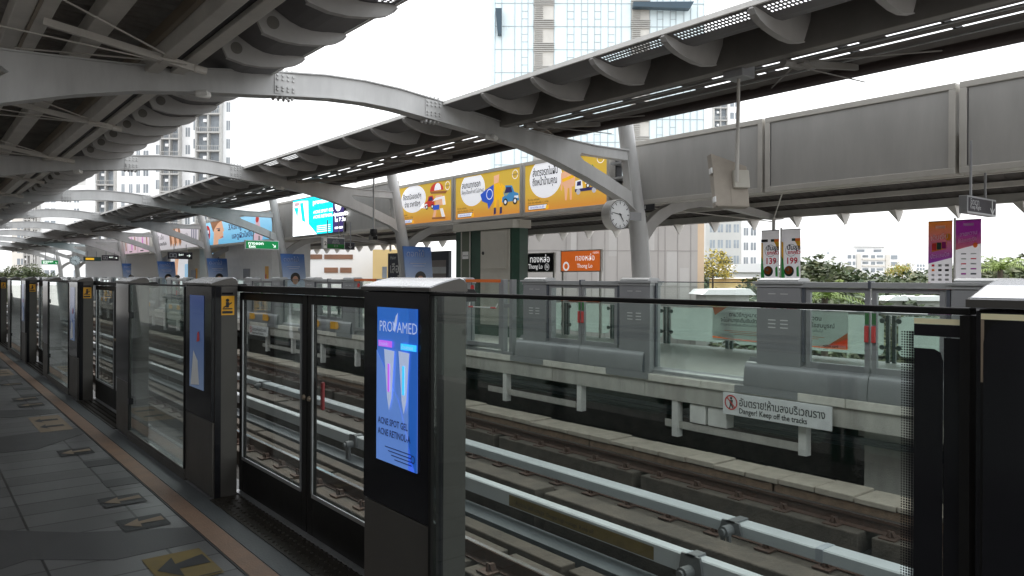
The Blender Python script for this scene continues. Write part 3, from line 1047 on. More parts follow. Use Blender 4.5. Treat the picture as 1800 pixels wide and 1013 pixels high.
# ================================================================== CANOPIES
YC0, YC1 = -2.0, 98.0
NB = int((YC1 - YC0) / (D / 8))
def canopy(side):
    near = side < 0
    X = mir if near else (lambda v: v)
    t = thing('platform_canopy', 'dark ribbed canopy above the near platform with finned edge' if near else 'dark canopy with sky gap slats and finned edge above the opposite platform',
              'canopy', (X(10), 0, 4.5))
    def bx(mb, x0, x1, y0, y1, z0, z1, m=0):
        mb.box(min(X(x0), X(x1)), max(X(x0), X(x1)), y0, y1, z0, z1, m)
    # eave soffit: curved sheet with a perforated light strip near the lip
    prof = [(7.62, 4.775), (7.68, 4.765), (7.9, 4.735), (8.06, 4.72), (8.2, 4.73), (8.34, 4.775), (8.5, 4.86), (8.66, 4.95), (8.9, 5.05)]
    so = MB()
    pitch = D / 8
    ny = NB
    for i in range(ny):
        a, b = Y1 + (i - 11) * pitch, Y1 + (i - 10) * pitch
        if b > YC1 or a < YC0: continue
        per = i in (4, 5, 6, 7, 16, 17, 24, 25)
        for (x0, z0), (x1, z1) in zip(prof, prof[1:]):
            if per and abs(x0 - 7.68) < .01:
                rows, cols = 3, 22
                lx, ly = (x1 - x0) / rows, (b - a - .16) / cols
                def zz(x): return z0 + (z1 - z0) * (x - x0) / (x1 - x0)
                for yy0, yy1 in ((a, a + .08), (b - .08, b)):
                    so.add([(X(x0), yy0, z0), (X(x1), yy0, z1), (X(x1), yy1, z1), (X(x0), yy1, z0)], [(0, 1, 2, 3)])
                for r in range(rows):
                    for c in range(cols):
                        xa, xb = x0 + lx * r, x0 + lx * (r + 1)
                        ya, yb = a + .08 + ly * c, a + .08 + ly * (c + 1)
                        xi, xj = xa + lx * .26, xb - lx * .26
                        yi, yj = ya + ly * .27, yb - ly * .27
                        q = [(X(x), y, zz(x)) for x, y in ((xa, ya), (xb, ya), (xb, yb), (xa, yb), (xi, yi), (xj, yi), (xj, yj), (xi, yj))]
                        so.add(q, [(0, 1, 5, 4), (1, 2, 6, 5), (2, 3, 7, 6), (3, 0, 4, 7)])
            else:
                so.add([(X(x0), a, z0), (X(x1), a, z1), (X(x1), b, z1), (X(x0), b, z0)], [(0, 1, 2, 3)])
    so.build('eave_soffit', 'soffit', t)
    lip = MB()
    bx(lip, 7.585, 7.619, YC0, YC1, 4.765, 4.83)
    lip.build('eave_lip', 'offwhite', t)
    # fins
    for i in range(NB):
        y = Y1 + (i - 11) * pitch
        if y > YC1 or y < YC0 or abs((y - Y1) / D - round((y - Y1) / D)) < .02: continue
        pts = [(7.6, 4.80), (7.59, 4.74), (7.64, 4.68), (7.72, 4.63), (7.87, 4.577), (8.03, 4.545), (8.22, 4.517), (8.44, 4.515), (8.68, 4.56), (8.74, 4.68), (8.83, 4.86), (8.86, 5.01), (8.66, 4.945), (8.5, 4.855), (8.34, 4.77), (8.2, 4.725), (8.06, 4.715), (7.9, 4.73)]
        f = MB()
        f.prism([(X(x), z) for x, z in pts], 'Y', y - .025, y + .025)
        if near:
            for sy in (-1, 1):
                f.tube((X(8.56), y + sy * .026, 4.71), (X(8.56), y + sy * .029, 4.71), .08, .08, 18, 1)
        lo = pts[1:9]
        for (a, b), (c, d) in zip(lo, lo[1:]):
            f.bar((X(a), y, b), (X(c), y, d), .09, .012)
        f.build('fin', ['bracket', 'gutterdark'] if near else ['finfar', 'dark'], t)
    # twin gutter beam with a dark slot
    gb = MB()
    bx(gb, 8.9, 9.08, YC0, YC1, 4.54, 4.74 if near else 5.06)
    bx(gb, 9.24, 9.42, YC0, YC1, 4.5 if near else 4.7, 4.76)
    gb.build('gutter_beam', 'purlin' if near else 'gutterdark', t, bevel=.01)
    gs = MB()
    bx(gs, 9.081, 9.239, YC0, YC1, 4.6, 4.66)
    gs.build('gutter_slot', 'dark', t)
    gs = MB()
    if near:
        bx(gs, 9.43, 9.5, YC0, YC1, 4.7, 4.86)
        gs.build('gutter_side', 'brass', t)
    # braces, gussets and tie rods at mid bays
    for k in range(-1, 9):
        yb = Y1 + D * k - .95
        for yy in (yb, yb - D / 2):
            if yy < YC0 + 1 or yy > YC1 - 1: continue
            br = MB()
            br.bar((X(10.75), yy, 4.7), (X(9.0), yy, 4.44), .06, .09)
            br.tube((X(9.0), yy, 4.44), (X(8.84), yy, 4.425), .055, .05, 10)
            br.box(min(X(9.12), X(9.42)), max(X(9.12), X(9.42)), yy - .13, yy + .13, 4.445, 4.457)
            br.tube((X(9.3), yy - .1, 4.5), (X(10.9), yy - 1.2, 4.7), .012, .012, 6)
            br.tube((X(9.3), yy + .1, 4.5), (X(10.9), yy + 1.5, 4.7), .012, .012, 6)
            br.tube((X(9.3), yy + .1, 4.48), (X(11.2), yy + .1, 4.58), .01, .01, 6)
            br.build('tie_rod', 'purlin' if near else 'gutterdark', t)
    # roof
    if near:
        ro = MB()
        y = YC0
        a = []
        while y < YC1:
            a.append(y)
            y += .05
        vs, fs = [], []
        for i, y in enumerate(a):
            w = .022 if i % 4 in (0, 1) else -.022
            vs += [(X(8.9), y, 5.05 + w), (X(10.4), y, 5.1 + w), (X(11.9), y, 5.22 + w)]
        for i in range(len(a) - 1):
            for j in range(2):
                fs.append((3 * i + j, 3 * i + j + 1, 3 * i + 3 + j + 1, 3 * i + 3 + j))
        ro.add(vs, fs)
        ro.build('roof_sheet', 'sheet', t)
        pu = MB()
        bx(pu, 9.98, 10.24, YC0, YC1, 4.76, 4.99)
        bx(pu, 10.66, 10.82, YC0, YC1, 4.74, 5.0)
        bx(pu, 10.86, 11.06, YC0, YC1, 4.76, 5.02)
        bx(pu, 11.6, 11.75, YC0, YC1, 4.95, 5.12)
        pu.build('purlin', 'purlin', t, bevel=.012)
        go = MB()  # golden glint between the twin tubes, put in as a brass strip
        bx(go, 10.82, 10.859, YC0, YC1, 4.745, 4.77)
        go.build('purlin_glint', 'brass', t)
    else:
        ro = MB()  # open gaps show sky as bright lines, standing in for lit purlin faces
        rr = random.Random(4)
        for i, (x0, x1) in enumerate(((9.44, 9.69), (9.78, 10.03), (10.12, 10.38), (10.47, 10.74))):
            y = YC0
            while y < YC1:
                L = rr.uniform(2.5, 5)
                bx(ro, x0, x1, y, min(y + L, YC1), 4.715 + .004 * i, 4.722 + .004 * i)
                bx(ro, x1, x1 + .1, y, y + rr.uniform(.1, .7), 4.716 + .004 * i, 4.723 + .004 * i)
                y += L
        ro.build('sky_gap_slats', 'sheetdark', t)
        for k in range(-1, 75):
            MB().box(9.42, 10.8, k * 1.307 - .02, k * 1.307 + .02, 4.735, 4.8).build('rafter_bar', 'dark', t)
        cd = MB()
        for x, z, r in ((9.62, 4.66, .018), (10.3, 4.69, .014)):
            cd.tube((x, YC0, z), (x, YC1, z), r, r, 6)
        cd.build('conduit', 'far_light', t)
    pp = MB().tube((X(10.9), YC0, 4.7), (X(10.9), YC1, 4.7), .1, .1, 14)
    if not near:
        pp.build('drain_pipe', 'pipe', t, smooth=True)
    # outer roof over the platform
    oz = [(13.36, 4.0), (13.6, 4.03), (14.4, 4.06), (15.6, 4.02), (16.8, 3.88), (17.8, 3.66), (18.55, 3.42)]
    ro = MB()
    vs, fs = [], []
    n = int((YC1 - YC0) / .1)
    for i in range(n + 1):
        w = .015 if i % 3 == 0 else -.01
        for x, z in oz:
            vs.append((X(x), YC0 + .1 * i, z + w))
    q = len(oz)
    for i in range(n):
        for j in range(q - 1):
            fs.append((q * i + j, q * i + j + 1, q * (i + 1) + j + 1, q * (i + 1) + j))
    ro.add(vs, fs)
    ro.build('outer_roof_sheet', 'sheetdark', t)
    ur = MB()  # unseen upper roof, added and sized to cut the sky light
    vs, fs = [], []
    n = int((YC1 - YC0) / .1)
    for i in range(n + 1):
        w = .015 if i % 3 == 0 else -.01
        for x, z in ((9.3, 5.14), (11.0, 5.56), (13.9, 6.35) if near else (11.7, 5.74)):
            vs.append((X(x), YC0 + .1 * i, z + w))
    for i in range(n):
        for j in range(2):
            fs.append((3 * i + j, 3 * i + j + 1, 3 * i + 4 + j, 3 * i + 3 + j))
    ur.add(vs, fs)
    ur.build('shade_roof_sheet', 'sheet', t)
    pu = MB()
    for x, z in ((13.5, 3.84), (14.6, 3.86), (15.7, 3.83), (16.7, 3.72), (17.6, 3.55)):
        bx(pu, x, x + .1, YC0, YC1, z, z + .11)
    pu.build('outer_purlin', 'purlin', t)
    eb = MB()
    bx(eb, 18.3, 18.55, YC0, YC1, 3.29, 3.475)
    eb.build('outer_eave_beam', 'eavegrey', t)
    if not near:
        for i in range(NB):
            y = Y1 + .65 + (i - 11) * pitch
            if y > YC1 or y < YC0: continue
            f = MB().prism([(18.15, 3.288), (18.62, 3.288), (18.42, 3.02), (18.34, 3.0)], 'Y', y - .07, y - .05)
            f.add([(18.15, y - .07, 3.288), (18.34, y - .07, 3.0), (18.42, y - .07, 3.02), (18.62, y - .07, 3.288), (18.4, y + .2, 3.288)],
                  [(0, 1, 4), (1, 2, 4), (2, 3, 4)])
            f.build('lamp_wedge', 'purlin', t)
        for k in range(-1, 9):
            yb = Y1 + D * k
            rd = MB()
            rd.tube((18.35, yb, 3.2), (13.6, yb - 3.4, 3.8), .016, .016, 6)
            rd.tube((18.35, yb, 3.2), (13.6, yb + 3.4, 3.8), .016, .016, 6)
            rd.build('outer_tie_rod', 'purlin', t)
    return t
canopy(-1)
canopy(1)

# ================================================================== BILLBOARDS
BZ0, BZ1, BX = 3.31, 4.76, 13.0
def billboard(y0, y1, label, art=None, z0=BZ0, z1=BZ1, frame='panel_frame', face='panel'):
    t = thing('billboard', label, 'billboard', (BX + .15, (y0 + y1) / 2, z0), 'boxes of the high billboard row')
    w, h = y1 - y0, z1 - z0
    MB().box(BX + .03, BX + .34, y0, y1, z0, z1).build('housing', 'panel_frame', t)
    f = MB()
    b = .1
    f.box(BX, BX + .029, y0, y1, z0, z0 + b)
    f.box(BX, BX + .029, y0, y1, z1 - b, z1)
    f.box(BX, BX + .029, y0, y0 + b, z0 + b, z1 - b)
    f.box(BX, BX + .029, y1 - b, y1, z0 + b, z1 - b)
    f.build('frame', frame, t, bevel=.006)
    a = Art((BX + .024, y1 - b, z0 + b), UX, UZ, NX, w - 2 * b, h - 2 * b)
    if art:
        art(a)
    else:
        a.rect(0, 0, 1, 1, face, 1)
        a.rect(0.004, .02, .008, .98, 'dark', 2)
    a.build('face_panel', t)
    return t
def bubble(a, cx, cy, r):
    a.disc(cx, cy, r, 'lwhite', 2)
def foot_copy(a, u=.04):
    a.text('ซื้อ ง่าย แค่มีคลิก', u, .23, .07, 'inkdull', 3)
    a.text('มั่นใจ ง่าย คลิกแค่ใน 1 2 3 นั้น', u, .165, .07, 'inkdull', 3)
    a.rect(u + .005, .035, u + .255, .135, 'inkdull', 3)
    a.rect(u + .01, .045, u + .25, .125, 'lwhite', 4)
    a.text('carsome.co.th', u + .03, .062, .1, 'lblue', 5)
    a.poly([(u + .235, .02), (u + .275, .03), (u + .275, .1), (u + .245, .11)], 'lyellow', 6)
def car(a, x, y, s, k, flip=1):
    q = a.w / a.h
    def p(u, v): return (x + flip * u * s, y + v * s * q)
    a.poly([p(0, .1), p(.05, .38), p(.3, .45), p(.45, .72), p(.85, .75), p(1.05, .45), p(1.08, .1)], k, 4)
    a.poly([p(.42, .45), p(.5, .66), p(.8, .68), p(.93, .45)], 'lnavy', 5)
    a.rect(*p(.05, .2), *p(.3, .3), 'lwhite', 5)
    for u in (.25, .85):
        a.disc(*p(u, .1), .14 * s, 'inkdull', 5)
        a.disc(*p(u, .1), .075 * s, 'lwhite', 6)
def ring_logo(a, x=.93, y=.86):
    a.ring(x, y, .042, .006, 'lwhite', 3)
    a.text('CARSOME', x - .045, y - .015, .06, 'lnavy', 4)
def art1(a):
    a.rect(0, 0, 1, 1, 'ad_yellow', 1)
    a.disc(.3, .66, .24, 'lwhite', 2, sy=.36, n=32)
    a.poly([(.44, .4), (.56, .36), (.5, .5)], 'lwhite', 2)
    a.text('ซื้อรถมือสองดีๆ', .1, .66, .24, 'inkdull', 4, bold=.014, sx=.76)
    a.text('ง่าย ราคาชิลๆ', .13, .46, .24, 'inkdull', 4, bold=.014, sx=.76)
    foot_copy(a)
    ring_logo(a)
    a.disc(.74, .78, .12, 'lred', 4, sy=.2, t0=0, t1=180)
    a.disc(.76, .79, .06, 'lwhite', 5, sy=.18, t0=0, t1=180)
    a.poly([(.62, .78), (.93, .74), (.9, .68), (.64, .72)], 'lbrown', 5)
    a.rect(.72, .4, .84, .66, 'lskin', 4)
    a.poly([(.66, .52), (.72, .6), (.88, .62), (.9, .4), (.85, .4), (.84, .56), (.72, .54)], 'lwhite', 5)
    a.rect(.68, .3, .79, .42, 'lblue', 5)
    a.poly([(.66, .08), (.7, .32), (.74, .3), (.71, .06)], 'lskin', 4)
    a.poly([(.84, .08), (.8, .32), (.85, .32), (.9, .06)], 'lwhite', 4)
    a.poly([(.66, .07), (.9, .05), (.9, .1), (.66, .12)], 'lbrown', 5)
    car(a, .52, .35, .17, 'lred')
def art2(a):
    a.rect(0, 0, 1, 1, 'ad_yellow', 1)
    a.disc(.28, .68, .2, 'lwhite', 2, sy=.4, n=32)
    a.rect(.09, .98, .49, 1.0, 'ad_yellow', 3)
    a.text('สแกนทุกซอก', .105, .72, .25, 'inkdull', 4, bold=.014, sx=.72)
    a.text('ให้คุณได้รถสภาพดี ไม่มีตำหนิ', .1, .58, .15, 'inkdull', 4, bold=.008, sx=.66)
    foot_copy(a, .03)
    ring_logo(a)
    a.poly([(.41, .52), (.5, .62), (.63, .72), (.68, .68), (.66, .5), (.6, .3), (.54, .16), (.52, .3), (.44, .36)], 'lblue', 4)
    a.ring(.555, .5, .05, .008, 'lwhite', 5)
    a.poly([(.62, .9), (.7, .92), (.69, .74), (.62, .72)], 'lskin', 4)
    a.poly([(.62, .72), (.7, .72), (.78, .42), (.74, .38), (.73, .16), (.71, .16), (.7, .36), (.66, .36), (.65, .16), (.62, .16), (.62, .4)], 'lyellow', 5)
    for u in (.62, .71):
        a.poly([(u, .02), (u + .035, .04), (u + .035, .18), (u + .005, .18)], 'lnavy', 6)
    a.poly([(.72, .72), (.86, .5), (.8, .4), (.76, .5)], 'lyellow', 4)
    car(a, .99, .22, .23, 'lcar', -1)
def art3(a):
    a.rect(0, 0, 1, 1, 'ad_yellow', 1)
    a.disc(.27, .68, .21, 'lwhite', 2, sy=.42, n=32)
    a.rect(.06, .99, .5, 1.1, 'ad_yellow', 3) if False else None
    a.text('ส่งตรงรถในฝัน', .1, .74, .27, 'inkdull', 4, bold=.014, sx=.62)
    a.text('ถึงหน้าบ้านคุณ', .1, .54, .27, 'inkdull', 4, bold=.014, sx=.62)
    foot_copy(a, .04)
    ring_logo(a, .93, .9)
    a.poly([(.47, .72), (.56, .78), (.64, .62), (.63, .42), (.6, .42), (.6, .16), (.58, .16), (.57, .4), (.55, .4), (.54, .16), (.52, .16), (.51, .4), (.49, .5), (.48, .36), (.465, .38)], 'lskin', 4)
    a.poly([(.48, .6), (.62, .66), (.63, .6), (.49, .53)], 'lyellow', 5)
    a.rect(.64, .3, .92, .36, 'lnavy', 4)
    a.poly([(.64, .36), (.645, .52), (.72, .54), (.73, .36)], 'lwhite', 4)
    a.poly([(.66, .42), (.665, .5), (.71, .51), (.71, .42)], 'lnavy', 5)
    car(a, .75, .36, .16, 'lyellow')
    for u in (.68, .86):
        a.disc(u, .3, .024, 'lgrey', 6)
    for u, v, s in ((.84, .62, .06), (.84, .68, .05), (.84, .74, .035)):
        a.poly([(u - s, v - .06), (u + s, v - .06), (u, v + .06)], 'lgreen', 4)
def art_led(a):
    a.rect(0, 0, 1, 1, 'panel', 1)
def art_blue(a):
    a.rect(0, 0, 1, 1, 'ad_bluegrad', 1)
    a.disc(.1, .5, .05, 'lred', 2, sy=.38)
    a.disc(.1, .5, .03, 'lnavy', 3, sy=.2)
    a.rect(.07, .52, .13, .66, 'lwhite', 4)
    a.poly([(.18, 1), (.33, 1), (.35, .75), (.37, .55), (.35, .5), (.36, .4), (.34, .25), (.28, .2), (.28, 0), (.2, 0), (.21, .5)], 'lskin', 2)
    a.poly([(.15, 1), (.33, 1), (.27, .9), (.22, .7), (.2, .55)], 'lbrown', 3)
    a.rect(.25, .66, .31, .69, 'lnavy', 4)
    a.disc(.29, .6, .02, 'inkdull', 4, sy=.04)
    a.poly([(.3, .28), (.355, .33), (.36, .27)], 'lred', 4)
    a.text('3Xยกนูน', .43, .55, .42, 'lnavy', 3, bold=.02, sx=1.6)
    a.text('แลดูผิวใสขึ้น', .48, .18, .36, 'lnavy', 3, bold=.02, sx=1.8)
    a.poly([(.8, .95), (.84, .95), (.86, .5), (.9, .3), (.78, .3), (.8, .5)], 'lpink', 2)
    a.disc(.82, .8, .02, 'lred', 3, sy=.12)
    a.disc(.83, .12, .06, 'lpink', 3, sy=.2)
def art_nail(a):
    a.rect(0, 0, 1, 1, 'ad_greygrad', 1)
    a.text('โน เล็บ', .1, .55, .4, 'inkdull', 3, sx=1.6)
    a.text('สวยมั่นใจ', .15, .25, .25, 'inkdull', 3, bold=.03, sx=2)
    for i in range(5):
        u = .38 + .05 * i
        a.poly([(u, 1), (u + .04, 1), (u + .08, .3), (u + .05, .1), (u + .03, .3)], 'lskin' if i % 2 else 'lbrown', 2)
    a.text('ทุกนิ้ว', .68, .55, .25, 'inkdull', 3, sx=2)
    for i in range(3):
        a.rect(.86 + .04 * i, .3, .875 + .04 * i, .9, 'lnavy', 3)
def art_pink(a):
    a.rect(0, 0, 1, 1, 'ad_pinkgrad', 1)
    for u in (.32, .66):
        a.rect(u, 0, u + .012, 1, 'panel', 3)
    for i, u in enumerate((.2, .26, .45, .55, .78, .9)):
        a.poly([(u, .95), (u + .025, .95), (u + .05, .2), (u + .02, .15)], 'lbrown' if i % 2 else 'lmagenta', 2)
    for u in (.06, .4, .74):
        a.rect(u, .07, u + .09, .13, 'inkdull', 2)
def art_teal(a):
    a.rect(0, 0, .3, 1, 'panel', 1)
    a.rect(.3, 0, .75, 1, 'led_teal', 1)
    a.rect(.3, 0, .42, 1, 'led_white', 2)
    a.rect(.75, 0, 1, 1, 'panel', 1)

billboard(8.5, 11.93, 'blank grey billboard beside the clock column, behind the hanging monitor')
billboard(5.02, 8.44, 'blank grey billboard, middle one of the three blank ones')
billboard(1.5, 4.96, 'blank grey billboard cut by the edge of the picture, above the dark hanging sign')
billboard(12.6, 15.86, 'yellow lightbox ad with a walking hand and a blue tow truck', art3)
billboard(15.88, 19.17, 'yellow lightbox ad with a blue cape and a blue car', art2)
billboard(19.2, 22.62, 'yellow lightbox ad with a red and white cap and small red car', art1)
tl = billboard(23.0, 33.5, 'grey panel row holding a bright teal and white screen', art_led, z1=5.0)
t = thing('video_screen', 'bright teal and white video screen with a navy side strip, set in the grey panels', 'screen', (12.95, 29, 3.36))
MB().box(12.94, 12.999, 26.42, 31.35, 3.38, 4.95).build('screen_housing', 'dark', t)
a = Art((12.938, 31.32, 3.4), UX, UZ, NX, 4.87, 1.53)
a.rect(0, 0, .8, 1, 'led_teal', 1)
a.poly([(0, 0), (.5, 0), (.33, .3), (.32, .92), (.2, .95), (0, .95)], 'led_white', 2)
a.poly([(.02, .8), (.1, .5), (.12, .78)], 'led_teal', 3)
a.poly([(.15, .9), (.2, .4), (.27, .35), (.22, .9)], 'led_teal', 3)
a.rect(.03, .83, .14, .93, 'lpink', 4)
a.text('provamed', .42, .8, .26, 'led_white', 3, bold=.03, sx=1.6)
a.text('ACNE SPOT GEL', .43, .55, .17, 'led_white', 3, bold=.02, sx=1.5)
a.text('ACNE RETINOL-A', .43, .42, .17, 'led_white', 3, bold=.02, sx=1.5)
for i in range(4):
    a.rect(.5, .2 - .05 * i, .76, .215 - .05 * i, 'led_white', 3)
a.rect(.8, 0, 1, 1, 'led_navy', 2)
a.disc(.9, .72, .06, 'led_white', 3, sy=.2)
a.text('ลดรอยสิว', .83, .4, .2, 'led_white', 3, bold=.03, sx=1.5)
a.text('ใน 7 วัน', .84, .26, .2, 'led_white', 3, bold=.03, sx=1.5)
a.rect(.84, .08, .98, .13, 'led_white', 3)
a.build('screen_face', t)
billboard(33.8, 44.7, 'pale blue lightbox ad with a face looking sideways', art_blue)
billboard(45.0, 55.5, 'pale grey lightbox ad with painted fingernails', art_nail)
billboard(56.3, 66.6, 'pink lightbox ad in three panels, past the fingernail ad', art_pink)
billboard(67.9, 76.3, 'small distant panel row with a teal and white strip', art_teal)
billboard(77.0, 87.0, 'blank beige panel row at the distant end of the billboard line')
for k in range(0, 8):
    y = Y1 + D * k
    t = thing('cable_rack', '%s dark cable rack between billboards, counted from the clock column' % ORD[k], 'cable rack', (13, y + .6, 3.4), 'cable racks in the gaps of the billboard row')
    b = MB().box(13.1, 13.3, y + .35, y + .38, 3.35, 4.7)
    b.box(13.1, 13.3, y + .82, y + .85, 3.35, 4.7)
    b.build('rack_side', 'dark', t)
    for z in (3.6, 3.95, 4.3):
        MB().box(12.9, 13.3, y + .381, y + .819, z, z + .05).build('rung', 'far_light', t)

# ================================================================== PLATFORM FURNITURE
def railing_bay(y0, y1, label):
    x = 15.0
    t = thing('railing_bay', label, 'railing', (x, (y0 + y1) / 2, 0), 'green posted railing bays of the opposite platform')
    for y in (y0 + .06, y1 - .06):
        p = MB().box(x - .03, x + .03, y - .035, y + .035, 0, .93)
        p.build('post', 'greenpost', t, bevel=.005)
        for z in (.3, .82):
            c = MB()
            s = 1 if y < (y0 + y1) / 2 else -1
            c.tube((x - .045, y + s * .1, z), (x - .015, y + s * .1, z), .05, .05, 12)
            c.box(x - .03, x - .01, min(y, y + s * .1), max(y, y + s * .1), z - .02, z + .02)
            c.build('panel_clamp', 'greenpost', t)
    r = .12
    a0, a1, z0, z1 = y0 + .14, y1 - .14, .13, .92
    pts = []
    for cy, cz, t0 in ((a1 - r, z1 - r, 0), (a0 + r, z1 - r, 90), (a0 + r, z0 + r, 180), (a1 - r, z0 + r, 270)):
        pts += [(cy + r * math.cos(R(t0 + i * 22.5)), cz + r * math.sin(R(t0 + i * 22.5))) for i in range(5)]
    MB().prism(pts, 'X', x - .012, x).build('infill_panel', 'frost', t)
    rl = MB().tube((x - .05, y0, .98), (x - .05, y1, .98), .035, .035, 10, 0)
    rl.tube((x + .02, y0, 1.06), (x + .02, y1, 1.06), .022, .022, 8, 0)
    rl.build('hand_rail', 'chrome', t, smooth=True)
    return t
rb0 = 1.35
rb = railing_bay(rb0, rb0 + 1.86, 'first green posted railing bay of the far platform, by the picture edge')
for k in range(1, 44):
    dup(rb, (0, 1.86 * k, 0), ('%s green posted railing bay of the far platform counted from the picture edge' % ORD[k]) if k < 20 else
        'small distant green posted railing bay of the far platform past the green booth')
# railing of the camera's own platform, seen mirrored in the glass
for k in range(0, 14):
    o = dup(rb, (0, 0, 0), 'pale panelled railing bay behind the camera, mirrored in the near glass')
    o['group'] = 'railing bays behind the camera'
    o.location = (-2.98, .6 + 1.86 * k, 0)
    o.rotation_euler = (0, 0, math.pi)
for k, (y, w, lab) in enumerate(((-1.6, 1.1, 'tall white lightbox poster behind the camera, mirrored in the glass at the right'),
                                 (1.3, .5, 'narrow white lightbox poster behind the camera, mirrored in the glass'),
                                 (14.5, 1.6, 'wide white lightbox poster behind the camera, mirrored in the distant glass'))):
    t = thing('poster_case', lab, 'poster', (-2.7, y, 0), 'lightbox posters on the camera platform')
    MB().box(-2.8, -2.66, y, y + w, .05, 2.05).build('case', 'far_dark', t)
    MB().box(-2.655, -2.65, y + .06, y + w - .06, .3, 1.95).build('lit_face', 'lwhite', t)
# wide railing banner (no mascots)
t = thing('railing_banner', 'wide white railing banner with Thai lines and an orange wave along its foot', 'banner', (14.9, 9.4, .2))
MB().box(14.9, 14.915, 7.75, 11.05, .2, .97).build('banner_cloth', 'bannercloth', t)
a = Art((14.899, 11.05, .2), UX, UZ, NX, 3.3, .77)
a.poly([(0, .12), (.15, .06), (.3, .03), (.6, .02), (.85, .04), (1, .3), (1, 0), (0, .06)], 'orangesign', 1)
a.poly([(.02, .75), (.12, 1), (0, 1)], 'bannerorange', 1)
a.poly([(.86, .05), (.95, .3), (1, .45), (1, .05)], 'bannerorange', 2)
a.rect(.82, .02, .99, .1, 'bannerwhite', 3)
a.text('rabbit card', .84, .035, .075, 'ink', 4, bold=.02)
a.text('ตามวิธีกฎหมายกำหนด', .14, .74, .125, 'ink', 3, bold=.015)
a.text('จะไม่สามารถเติมเงินบัตรแรบบิทได้', .07, .57, .125, 'ink', 3, bold=.015, sx=.85)
a.text('ท่านสามารถยืนยันตัวตนผ่านช่องทาง', .07, .45, .085, 'ink', 3)
a.text('ยืนยันตัวตน', .65, .74, .125, 'ink', 3, bold=.015)
a.text('ตัวตนสำเร็จสมบูรณ์', .62, .55, .125, 'ink', 3, bold=.015)
a.text('ตั้งแต่วันนี้เป็นต้นไป', .64, .42, .085, 'ink', 3)
for i in range(3):
    a.rect(.1 + .04 * i, .3 - .05 * i, .55, .312 - .05 * i, 'bannerorange', 2)
    a.rect(.62, .28 - .05 * i, .85 - .04 * i, .292 - .05 * i, 'bannerorange', 2)
a.build('banner_print', t)

# flag banners on poles above the railing
def flag(yc, z0, z1, w, label, arts, bend=0):
    t = thing('pole_banner', label, 'banner', (15.05, yc, z0), 'twin flag banners on white poles')
    MB().tube((15.08, yc, .9), (15.08, yc, z1 + .05), .022, .022, 10).build('pole', 'white', t)
    for s, art in zip((1, -1), arts):
        y0 = yc + .03 if s > 0 else yc - .03 - w
        fc_ = MB()
        rows = 14
        vs = [(15.056 + (.006 * math.sin(i * .9 + s) if 0 < i < rows else 0), yy, z0 + (z1 - z0) * i / rows) for i in range(rows + 1) for yy in (y0, y0 + w)]
        fc_.add(vs, [(2 * i, 2 * i + 1, 2 * i + 3, 2 * i + 2) for i in range(rows)])
        fc_.build('flag_cloth', 'bannerwhite', t)
        MB().tube((15.06, y0, z1), (15.06, y0 + w, z1), .012, .012, 6).build('top_rod', 'far_light', t)
        a = Art((15.047, y0 + w, z0), UX, UZ, NX, w, z1 - z0)
        art(a)
        a.build('flag_print', t)
    return t
def food(price, alt):
    def f(a):
        a.rect(0, .78, .38 if not alt else .3, .83, 'ink' if not alt else 'bannerwhite', 1)
        a.rect(.55, .78, .74, .83, 'greenpost', 1)
        a.rect(.74, .78, 1, .83, 'bannerorange', 1)
        a.poly([(.72, .78), (1, .78), (1, .6), (.9, .66)], 'bannergold', 1)
        a.poly([(0, .78), (.1, .76), (.12, .4), (0, .5)], 'bannergold', 1)
        a.poly([(0, .5), (.1, .45), (.2, .1), (0, .02)], 'bannergreen', 2)
        a.ring(.52, .61, .3, .018, 'lcar' if False else 'far_dark', 2)
        a.text('ปันสุข', .3, .62, .14, 'navy', 3, bold=.03)
        a.text('ยกครัว', .34, .54, .11, 'bannerred', 3, bold=.03)
        a.text(price, .24, .36, .19, 'bannerred', 3, bold=.025)
        a.rect(.68, .4, .95, .408, 'far_light', 2)
        a.rect(.68, .375, .9, .383, 'far_light', 2)
        a.disc(.42, .22, .26, 'greenpost', 3, sy=.1)
        a.disc(.4, .235, .2, 'bannerorange', 4, sy=.075)
        a.disc(.36, .25, .08, 'beige', 5, sy=.03)
        a.poly([(.8, .28), (.92, .32), (.95, .12), (.82, .12)], 'bannergreen', 3)
        a.rect(.3, .05, .95, .06, 'far_light', 2)
        a.disc(.12, .04, .1, 'bannerwhite', 3, sy=.04)
    return f
flag(9.37, 1.55, 2.72, .45, 'white twin flag banner priced 139 and 199 with food bowls', (food('139', False), food('199', True)))
